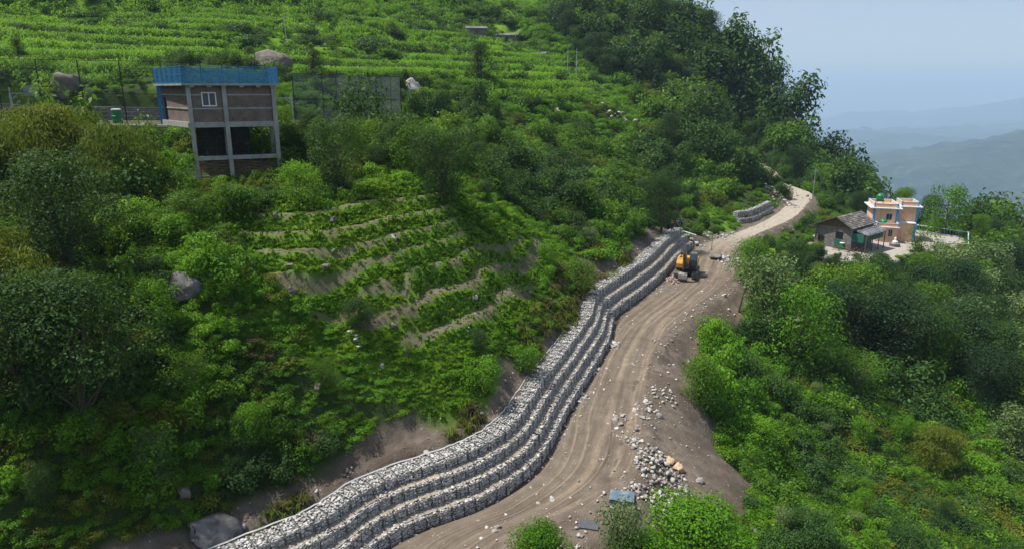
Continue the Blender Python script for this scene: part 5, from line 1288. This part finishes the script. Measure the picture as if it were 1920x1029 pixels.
def keep_clear(x, y):
    """no plants on road, walls, dirt, court, yard, houses or crops"""
    d = gint(at_['dirt'], x, y) > .35; L = gint(at_['L'], x, y); lf = gint(at_['left'].astype(float), x, y) > .5; at = gint(at_['at'], x, y)
    d |= (L < .9) | (lf & (at < 118) & (L < 4.0))
    d |= (pdist(x, y, COURT) < .6) | (pdist(x, y, YARD) < -.5)
    c, s = math.cos(-th), math.sin(-th); lx = (x-A0[0])*c-(y-A0[1])*s; ly = (x-A0[0])*s+(y-A0[1])*c
    d |= (lx > -2.3) & (lx < 7.3) & (ly > -.9) & (ly < np.where(lx < 0, 8, 5.3))
    for p_, a, (x0, x1, y0, y1) in ((sh_p, R(50), (-6.8,3.4,-2.5,8.4)), (hp, R(17), (-1.5,10.2,-4.4,8.5))):
        c, s = math.cos(a), math.sin(a); lx = (x-p_[0])*c-(y-p_[1])*s; ly = (x-p_[0])*s+(y-p_[1])*c
        d |= (lx > x0) & (lx < x1) & (ly > y0) & (ly < y1)
    return d

def lowfac(x, y):
    """how tall the growth is let grow: lower before the court, the stilts, the road and the houses"""
    px_, py_, t = proj(x, y, ZF(x, y)); L = gint(at_['L'], x, y); lf = gint(at_['left'].astype(float), x, y) > .5; at = gint(at_['at'], x, y)
    f = np.ones(len(x))
    f = np.where((px_ < 345) & (py_ < 300) & (y < 73), .42, f); f = np.where((px_ < 320) & (y > 80) & (y < 105), .5, f)
    f = np.where((px_ > 345) & (px_ < 560) & (py_ > 315) & (py_ < 385) & (y < 60), .5, f)
    f = np.where((px_ >= 545) & (px_ < 760) & (py_ < 270) & (y < 100), .45, f)
    f = np.where((px_ > 1400) & (px_ < 1830) & (py_ > 395) & (py_ < 560) & (t > 60), .38, f)
    f = np.where((L < 14) & ~lf & (at > 100), np.minimum(f, .45), f)
    f = np.where(lf & (L < 10) & (at > 118), .4, f)
    return f
# the wood along the ridge and the wood below the houses
FR = [(1050,62),(1300,62),(1420,190),(1520,262),(1640,345),(1730,392),(1600,415),(1560,345),(1500,310),(1420,280),(1330,262),(1260,205),(1180,175),(1095,130)]
FB = [(1540,640),(1640,600),(1740,580),(1840,550),(1960,510),(1980,700),(1930,820),(1800,760),(1690,710),(1600,680)]
FC = [(1760,405),(1960,405),(1960,470),(1830,470)]
r = np.random.default_rng(21)
def wood(poly, n, keys, hmin, hmax, labels, group, mind=3.2, names=('forest_tree',)):
    xs = [p[0] for p in poly]; ys = [p[1] for p in poly]; got = []; tries = 0
    while len(got) < n and tries < n*25:
        tries += 1; px, py = r.uniform(min(xs), max(xs)), r.uniform(min(ys), max(ys))
        if not inpoly(np.array([px]), np.array([py]), poly)[0]: continue
        p = H(px, py)
        if keep_clear(p[:1], p[1:2])[0] or any((p[0]-g_[0])**2+(p[1]-g_[1])**2 < mind**2 for g_ in got): continue
        got.append(p); k = keys[r.integers(0, len(keys))]
        plant(k, p[0], p[1], r.uniform(hmin, hmax)*(1.15 if k.startswith('pine') else 1)*((.58 if px > 1440 else .72) if (poly is FR and px > 1380) else 1), labels[k], 'tree', 'forest_tree', group, r.uniform(.8,1.15))
    return got
LB = dict(forest='dense dark tree in the wood on the hill above the far road', forest2='mid-green tree in the wood on the hill above the far road', forest3='flat-topped dark tree in the wood on the hill above the far road', pine='tall pine with layered branches in the wood on the hill', pine2='tall open pine with gaps in its crown on the hill', open='thin open-crowned tree in the wood on the hill')
wood(FR, 110, ['forest','forest','forest2','forest3','pine','open'], 6.5, 10.5, LB, 'trees of the ridge wood', 3.6)
LB2 = dict(forest='dense dark tree in the shaded wood below the peach house', forest2='mid-green tree in the shaded wood below the peach house', forest3='flat-topped dark tree in the shaded wood below the peach house', dark='glossy dark tree in the shaded wood below the peach house', open='thin open tree in the shaded wood below the peach house', silver='pale-leaved tree in the shaded wood below the peach house')
wood(FB, 60, ['forest','forest','forest3','dark','forest2','silver'], 7, 10.5, LB2, 'trees of the wood below the houses', 3.6)
LB3 = {k: v.replace('in the shaded wood below the peach house', 'on the shoulder behind the concrete yard') for k, v in LB2.items()}
wood(FC, 26, ['forest','forest2','forest3'], 5.5, 8, LB3, 'trees on the shoulder behind the yard', 4)
def where(px, py):
    """words for the part of the hillside a pixel belongs to"""
    if py < 250: return 'on the upper hillside left of the ridge wood' if px > 700 else 'among the upper maize terraces'
    if px < 420: return 'on the slope left of the terraces' if py < 620 else 'on the lowest slope above the near end of the gabion'
    if px < 760 and py > 640: return 'on the slope between the terraces and the gabion wall'
    if px < 1000 and py < 380: return 'between the court and the planted terraces'
    if px < 1200: return 'on the slope above the dirt cut'
    if px < 1400: return 'on the slope above the excavator'
    if py < 620: return 'on the slope between the road and the houses'
    return 'on the lower right slope' if py < 850 else 'at the lower right, below the bare bank'
SPEC = [('open','slim open-crowned sapling'),('silver','pale-leaved sapling'),('bright2','upright bright green sapling'),('dark2','narrow dark green sapling'),('mid2','spreading mid-green bush'),('bright','rounded bright bush'),('bush2','low bright bush'),('bush3','low dark bush')]
got = []; tries = 0
while len(got) < 80 and tries < 2500:
    tries += 1; px, py = r.uniform(10, 1900), r.uniform(120, 1010)
    p = H(px, py)
    if keep_clear(p[:1], p[1:2])[0] or p[1] > 150 or pdist(p[:1], p[1:2], TPOLY)[0] < .5 or lowfac(p[:1], p[1:2])[0] < .99 or any((p[0]-g_[0])**2+(p[1]-g_[1])**2 < 12 for g_ in got): continue
    if 5 > gint(at_['L'], p[:1], p[1:2])[0]: continue
    got.append(p); k, nm = SPEC[r.integers(0, len(SPEC))]; low_ = k.startswith('bush')
    hgt = r.uniform(1.4, 2.2) if low_ else r.uniform(1.7, 3.3)
    plant(k, p[0], p[1], hgt, nm+' '+where(px, py), 'bush' if 'bush' in nm else 'tree', 'bush' if 'bush' in nm else 'sapling', 'saplings and bushes standing out of the undergrowth', r.uniform(.75, 1.1))
hc = 0
while hc < 26:
    px, py = r.uniform(5, 1090), r.uniform(64, 190); p = H(px, py)
    if keep_clear(p[:1], p[1:2])[0] or pdist(p[:1], p[1:2], CPOLY)[0] > 0: continue
    hc += 1; k = ['bush3','mid','dark2','bush'][hc % 4]; plant(k, p[0], p[1], r.uniform(1.6, 3.4), {'bush3':'dark bush','mid':'mid-green bush','dark2':'upright dark bush','bush':'low green bush'}[k]+' growing on a bank among the upper maize terraces', 'bush', 'bush', 'bushes among the maize terraces', r.uniform(1., 1.7))
# skyline trees on the spur
sky_px = [(1275,1),(1300,3),(1322,2),(1345,0),(1365,0),(1385,0),(1405,0),(1430,0),(1452,0),(1475,0),(1500,0),(1525,0),(1548,0),(1572,0),(1598,0),(1622,0),(1650,0),(1680,0),(1710,0)]
for i, (px, _) in enumerate(sky_px):
    # walk out along this bearing to where the ground is highest against the sky
    ts = np.arange(150, 340, 3.); d = (px-CX)/F; X = d*ts; Yv = ts*1.0; z = ZF(X, Yv); j = int(np.argmax(z/ts)); j = max(j-1, 0)
    k = ['pine','pine2','forest','forest3','pine2','forest2'][i % 6] if px < 1420 else ['forest','forest3','forest2'][i % 3]
    for dt in (0, -6):
        x, y = X[j]+r.normal()*1.5, Yv[j]+dt+r.normal()*2
        plant(k, x, y, r.uniform(9,13) if px < 1400 else r.uniform(4,6) if px < 1570 else r.uniform(6,9), ('tall pine standing against the sky on the ridge' if k.startswith('pine') else 'dark rounded tree standing against the sky on the ridge' if k != 'forest2' else 'mid-green tree standing against the sky on the ridge'), 'tree', 'ridge_tree', 'skyline trees along the ridge', r.uniform(.75,1.0))

# ------------------------------------------------------------------ scatter (undergrowth, grass, crops)
def src(name, me):
    o = bpy.data.objects.new(name, me); return o
def scatter(name, srcs, X, Y, Zv, idx, rot, sc, **t):
    me = bpy.data.meshes.new(name); n = len(X); me.vertices.add(n); me.vertices.foreach_set('co', np.stack([X, Y, Zv], 1).astype(np.float32).ravel())
    for nm, ty, v in (('pick','INT',idx),('turn','FLOAT_VECTOR',rot),('size','FLOAT_VECTOR',sc)):
        A_ = me.attributes.new(nm, ty, 'POINT'); A_.data.foreach_set('vector' if ty == 'FLOAT_VECTOR' else 'value', np.asarray(v, np.int32 if ty == 'INT' else np.float32).ravel())
    o = link(name, me, kind='stuff', **t)
    ng = bpy.data.node_groups.new(name, 'GeometryNodeTree'); ng.interface.new_socket('Geometry', in_out='INPUT', socket_type='NodeSocketGeometry'); ng.interface.new_socket('Geometry', in_out='OUTPUT', socket_type='NodeSocketGeometry')
    Nn = ng.nodes; gi = Nn.new('NodeGroupInput'); go = Nn.new('NodeGroupOutput'); jn = Nn.new('GeometryNodeJoinGeometry')
    def na_(nm, ty):
        a = Nn.new('GeometryNodeInputNamedAttribute'); a.data_type = ty; a.inputs[0].default_value = nm; return a.outputs[0]
    pk = na_('pick','INT'); tn = na_('turn','FLOAT_VECTOR'); sz = na_('size','FLOAT_VECTOR')
    for k, s in enumerate(srcs):
        cmp = Nn.new('FunctionNodeCompare'); cmp.data_type = 'INT'; cmp.operation = 'EQUAL'
        ints = [i for i in cmp.inputs if i.type == 'INT']; ng.links.new(pk, ints[0]); ints[1].default_value = k
        oi = Nn.new('GeometryNodeObjectInfo'); oi.inputs[0].default_value = s; oi.inputs['As Instance'].default_value = True
        ip = Nn.new('GeometryNodeInstanceOnPoints')
        ng.links.new(gi.outputs[0], ip.inputs['Points']); ng.links.new(cmp.outputs[0], ip.inputs['Selection']); ng.links.new(oi.outputs['Geometry'], ip.inputs['Instance'])
        e2r = Nn.new('FunctionNodeEulerToRotation'); ng.links.new(tn, e2r.inputs[0]); ng.links.new(e2r.outputs[0], ip.inputs['Rotation']); ng.links.new(sz, ip.inputs['Scale'])
        ng.links.new(ip.outputs[0], jn.inputs[0])
    ng.links.new(jn.outputs[0], go.inputs[0])
    md = o.modifiers.new('scatter', 'NODES'); md.node_group = ng
    print(name, n); return o
def polar(cell, r0, r1, a0=-44, a1=46, seed=0):
    g = np.random.default_rng(seed); th_ = np.arange(R(a0), R(a1), cell); lr = np.arange(math.log(r0), math.log(r1), cell)
    T, Lr = np.meshgrid(th_, lr); T = T+g.uniform(-.5,.5,T.shape)*cell; Lr = Lr+g.uniform(-.5,.5,Lr.shape)*cell
    rr_ = np.exp(Lr); return (np.sin(T)*rr_).ravel(), (np.cos(T)*rr_).ravel(), rr_.ravel()
def low(seed, n, leaf, mat, hgt=.8, nl=9, wl=.5, rad=1.0, fill=.25):
    g = np.random.default_rng(seed); lb = []
    for i in range(nl):
        a = g.uniform(0, 6.28); d = rad*.7*math.sqrt(g.random()); s = rad*g.uniform(.28,.5); lb.append((math.cos(a)*d, math.sin(a)*d, hgt*g.uniform(.25,.75), s, s, s*hgt*.9))
    C, nn = lobes_cloud(g, lb, n, .5, .55, fill); C[:, 2] = np.maximum(C[:, 2], .02); V, Fc = leaf_quads(g, C, nn, leaf, wl)
    return mesh_np('shrub', V, Fc, mat)
near_src = [src('shrub_mid', low(1,900,.15,LM['mid'])), src('shrub_bright', low(2,900,.145,LM['bright'],.7)), src('shrub_dark', low(3,900,.145,LM['dark'],.9)), src('shrub_olive', low(4,900,.145,LM['olive'])),
 src('shrub_mid_tall', low(5,1000,.155,LM['mid'],1.5,10)), src('shrub_brown', low(6,380,.15,LM['brown'],.6)), src('herb_bright', low(7,520,.13,LM['bright'],.35,10)), src('herb_grass', low(8,520,.15,LM['grass'],.4,10,.3)),
 src('shrub_dark_tall', low(9,1000,.155,LM['dark'],1.6,11)), src('shrub_bright_tall', low(10,1000,.155,LM['bright'],1.4,10))]
far_src = [src('far_mid', low(11,1500,.15,LM['mid'],.8,16)), src('far_bright', low(12,1500,.14,LM['bright'],.7,16)), src('far_dark', low(13,1500,.15,LM['dark'],.95,16)), src('far_olive', low(14,1400,.15,LM['olive'],.8,16)),
 src('far_dark_tall', low(15,1800,.15,LM['dark'],1.7,18)), src('far_mid_tall', low(16,1800,.15,LM['mid'],1.4,18)), src('far_brown', low(17,1000,.14,LM['brown'],.6,12))]
def zone(x, y): 
    return dict(T=pdist(x, y, TPOLY), C=pdist(x, y, CPOLY), S=pdist(x, y, SPOLY), soil=gint(at_['soil'], x, y), z=ZF(x, y))
g = np.random.default_rng(31)
# near undergrowth
X, Y_, Rr = polar(.0128, 12, 95, seed=1); k = ~keep_clear(X, Y_); X, Y_, Rr = X[k], Y_[k], Rr[k]
q_ = zone(X, Y_); a = fbm(X, Y_, 9, 3); b_ = fbm(X+90, Y_, 5, 3); c_ = fbm(X-60, Y_+40, 22, 3)
inT = q_['T'] < 0; L = gint(at_['L'], X, Y_); lf = gint(at_['left'].astype(float), X, Y_) > .5
pick = np.select([a > .22, a > .05, a > -.12, a > -.27], [9, 1, 0, 4], 2)
pick = np.where(b_ > .30, 3, pick); pick = np.where((b_ < -.30), 8, pick); pick = np.where((c_ < -.12) & (g.random(len(X)) < .6), np.array([3,3,0,1])[g.integers(0,4,len(X))], pick); pick = np.where(lf & (L > 3.8) & (L < 5.6) & (Y_ < 42) & (g.random(len(X)) < .35), 5, pick); pick = np.where(g.random(len(X)) < .12, g.integers(0, 5, len(X)), pick)
px_, py_, _t = proj(X, Y_, q_['z']); left_dark = (px_ < 330) & (py_ < 760) & (py_ > 330); lowl = (py_ > 760) & (px_ < 420); pick = np.where(lowl, np.array([7,1,9,0,3,3,6])[g.integers(0,7,len(X))], pick); pick = np.where(left_dark & (g.random(len(X)) < .45), np.array([2,3,8])[g.integers(0,3,len(X))], pick)
pick = np.where((lf & (L < 12) & (L > 4.5) & ~inT & (Y_ > 40) & (g.random(len(X)) < .5)), np.array([6,1])[g.integers(0,2,len(X))], pick)
pick = np.where((b_ > .12) & (b_ < .17) & (g.random(len(X)) < .4), 5, pick)
size = np.clip(Rr*.0150, .4, 1.25)*g.lognormal(0, .28, len(X))*1.12
tall = .7+.9*np.clip(c_+.35, 0, 1); size = size*lowfac(X, Y_)
fr = (q_['T'] >= 0) & (q_['T'] < 6) & (X > -14); pick = np.where(fr, np.array([6,7,1,6])[g.integers(0,4,len(X))], pick); size = np.where(fr, size*.72, size)
pick = np.where(inT, np.where(g.random(len(X)) < .6, 7, 6), pick); size = np.where(inT, size*.36, size)
keep = ~(inT & ((q_['soil'] > .2) | (g.random(len(X)) < .45))) & ~((q_['S'] < 0) & (g.random(len(X)) < .6)) & (q_['C'] > 0)
keep &= ~((b_ > .02) & (b_ < .07) & (c_ > .05) & ~(lf & (L < 14)))       # little clearings
near_edge = (L < 2.5) & ~lf; size = np.where(near_edge, size*.6, size)
X, Y_, pick, size, tall = X[keep], Y_[keep], pick[keep], size[keep], tall[keep]
n = len(X); scatter('undergrowth', near_src, X, Y_, ZF(X, Y_)-.12*size, pick, np.stack([g.normal(size=n)*.12, g.normal(size=n)*.12, g.uniform(0, 6.28, n)], 1), np.stack([size, size, size*tall*g.uniform(.8,1.3,n)*np.where(pdist(X, Y_, TPOLY) < 0, .6, 1)], 1), label='mixed green shrubs and herbs covering the near slopes')
# far undergrowth
X, Y_, Rr = polar(.0135, 88, 420, -40, 46, seed=2); k = ~keep_clear(X, Y_); X, Y_, Rr = X[k], Y_[k], Rr[k]
q_ = zone(X, Y_); a = fbm(X, Y_, 20, 3); b_ = fbm(X+90, Y_, 12, 3)
px_, py_, _t = proj(X, Y_, q_['z'])
wooded = ((X > 45) & (Y_ > 150) & (px_ > 1180)) | (X > 95) | ((px_ > 1050) & (py_ < 160))
pick = np.select([a > .25, a > .02, a > -.2], [1, 0, 5], 2); pick = np.where(b_ > .28, 3, pick); pick = np.where(b_ < -.28, 4, pick); pick = np.where((np.abs(b_-.1) < .02), 6, pick)
pick = np.where(wooded, np.where(g.random(len(X)) < .72, np.where(g.random(len(X)) < .5, 4, 2), 5), pick)
size = Rr*.0150*g.lognormal(0, .3, len(X)); size = np.where(wooded, size*1.25, size)*lowfac(X, Y_); opn = (q_['C'] < 14) | ((px_ < 800) & (Y_ < 125)); size = np.where(opn, size*.6, size); pick = np.where(opn & (g.random(len(X)) < .7), 1, pick)
keep = ((q_['C'] > 0) | (g.random(len(X)) < .02)) & ~((q_['S'] < 0) & (g.random(len(X)) < .75)); X, Y_, pick, size = X[keep], Y_[keep], pick[keep], size[keep]
n = len(X); scatter('undergrowth', far_src, X, Y_, ZF(X, Y_)-.15*size, pick, np.stack([g.normal(size=n)*.1, g.normal(size=n)*.1, g.uniform(0, 6.28, n)], 1), np.stack([size, size, size*g.uniform(.8,1.4,n)], 1), label='dense shrubs and small trees covering the far hillside')
# grass
gsrc = [src('grass_tuft', make_tuft(1, 26, .42, .40, .085, LM['grass'])), src('grass_tuft', make_tuft(2, 30, .30, .45, .085, LM['grass'], .7)), src('weed_tuft', make_tuft(3, 22, .5, .35, .07, LM['bright']))]
X, Y_, Rr = polar(.0042, 30, 80, -32, 16, seed=3); k = ~keep_clear(X, Y_); X, Y_, Rr = X[k], Y_[k], Rr[k]
q_ = zone(X, Y_); gr = gint(grassy, X, Y_); keep = (gr > .35) & (q_['C'] > 0) & (g.random(len(X)) < np.where(q_['T'] < 0, np.where(q_['soil'] > .3, .05, .95), .75))
X, Y_, Rr = X[keep], Y_[keep], Rr[keep]; n = len(X); s = np.clip(Rr*.0125, .4, 1.0)*g.lognormal(0, .25, n)
scatter('grass', gsrc, X, Y_, ZF(X, Y_)-.02, g.integers(0, 3, n), np.stack([g.normal(size=n)*.15, g.normal(size=n)*.15, g.uniform(0, 6.28, n)], 1), np.stack([s, s, s*.95], 1), label='short bright grass on the terrace banks')
X, Y_, Rr = polar(.0085, 78, 260, -42, 14, seed=4); k = ~keep_clear(X, Y_); X, Y_, Rr = X[k], Y_[k], Rr[k]
q_ = zone(X, Y_); co = gint(at_['corn'], X, Y_); keep = (q_['C'] < 1.5) & ((co < .4) | (g.random(len(X)) < .3)); X, Y_, Rr = X[keep], Y_[keep], Rr[keep]; n = len(X); s = Rr*.014*g.lognormal(0, .25, n)
scatter('grass', gsrc+[near_src[6], near_src[0], near_src[2]], X, Y_, ZF(X, Y_)-.05, np.where(g.random(n) < np.where(gint(at_['corn'], X, Y_) < .15, .55, .9), g.integers(0, 4, n), np.where(g.random(n) < .5, 4, 5)), np.stack([g.normal(size=n)*.15, g.normal(size=n)*.15, g.uniform(0, 6.28, n)], 1), np.stack([s, s, s*.8], 1), label='weeds and grass on the banks between the maize terraces')
# maize on the upper terraces
X, Y_, Rr = polar(.0078, 84, 270, -42, 14, seed=5)
q_ = zone(X, Y_); co = gint(at_['corn'], X, Y_); pat = fbm(X, Y_, 26, 3); keep = (q_['C'] < 0) & (co > .36) & (pat > -.24+.10*g.normal(size=len(X))) & ~keep_clear(X, Y_)
X, Y_, Rr = X[keep], Y_[keep], Rr[keep]; n = len(X); s = np.clip(Rr*.0085, .8, 1.5)*g.lognormal(0, .12, n); csrc = [src('maize_clump', make_corn(1)), src('maize_clump', make_corn(2))]
scatter('maize', csrc, X, Y_, ZF(X, Y_)-.03, g.integers(0, 2, n), np.stack([g.normal(size=n)*.04, g.normal(size=n)*.04, g.uniform(0, 6.28, n)], 1), np.stack([s, s, np.clip(s, .8, 1.05)], 1), label='bright green maize standing on the upper terraces')
# young crop in rows on the soil strips
xs_, ys_ = np.meshgrid(np.arange(-28, 8, .50), np.arange(40, 70, .58)); xs_ = xs_+g.normal(size=xs_.shape)*.06; ys_ = ys_+g.normal(size=ys_.shape)*.07
X, Y_ = xs_.ravel(), ys_.ravel(); q_ = zone(X, Y_); keep = (q_['T'] < -.2) & (q_['soil'] > .25) & (g.random(len(X)) < .92); X, Y_ = X[keep], Y_[keep]; n = len(X)
ssrc = [src('seedling', low(21, 44, .10, LM['seed'], .9, 4, .4, .16)), src('seedling', low(22, 44, .10, LM['seed'], .9, 4, .4, .16))]
s = g.uniform(.85, 1.35, n); scatter('seedlings', ssrc, X, Y_, ZF(X, Y_)-.02, g.integers(0, 2, n), np.stack([g.normal(size=n)*.1, g.normal(size=n)*.1, g.uniform(0, 6.28, n)], 1), np.stack([s, s, s*2.0], 1), label='young crop plants in rows on the bare terrace strips')

# dry roots and brush hanging over the dirt cut
k = g.integers(12, 100, 900); offs = 3.6+g.random(900)**.7*2.3; Pn = (RL-RR)[k, :2]; Pn = Pn/np.linalg.norm(Pn, axis=1, keepdims=True); pp = RL[k, :2]+Pn*offs[:, None]+g.normal(size=(900, 2))*.4
keep = g.random(900) < np.clip(fbm(pp[:, 0], pp[:, 1], 5, 2)*2+.45, 0, 1); X, Y_ = pp[keep, 0], pp[keep, 1]; n = len(X); s = g.uniform(.8, 2.2, n)
scatter('dry_brush', [src('dry_tuft', make_tuft(31, 40, .5, .55, .025, LM['brown'], 1.3)), src('dry_tuft', make_tuft(32, 34, .45, .6, .03, LM['olive'], 1.2))], X, Y_, ZF(X, Y_)-.03, g.integers(0, 2, n), np.stack([g.normal(size=n)*.3, g.normal(size=n)*.3, g.uniform(0, 6.28, n)], 1), np.stack([s, s, s], 1), label='dry brown brush and roots hanging over the dirt cut')
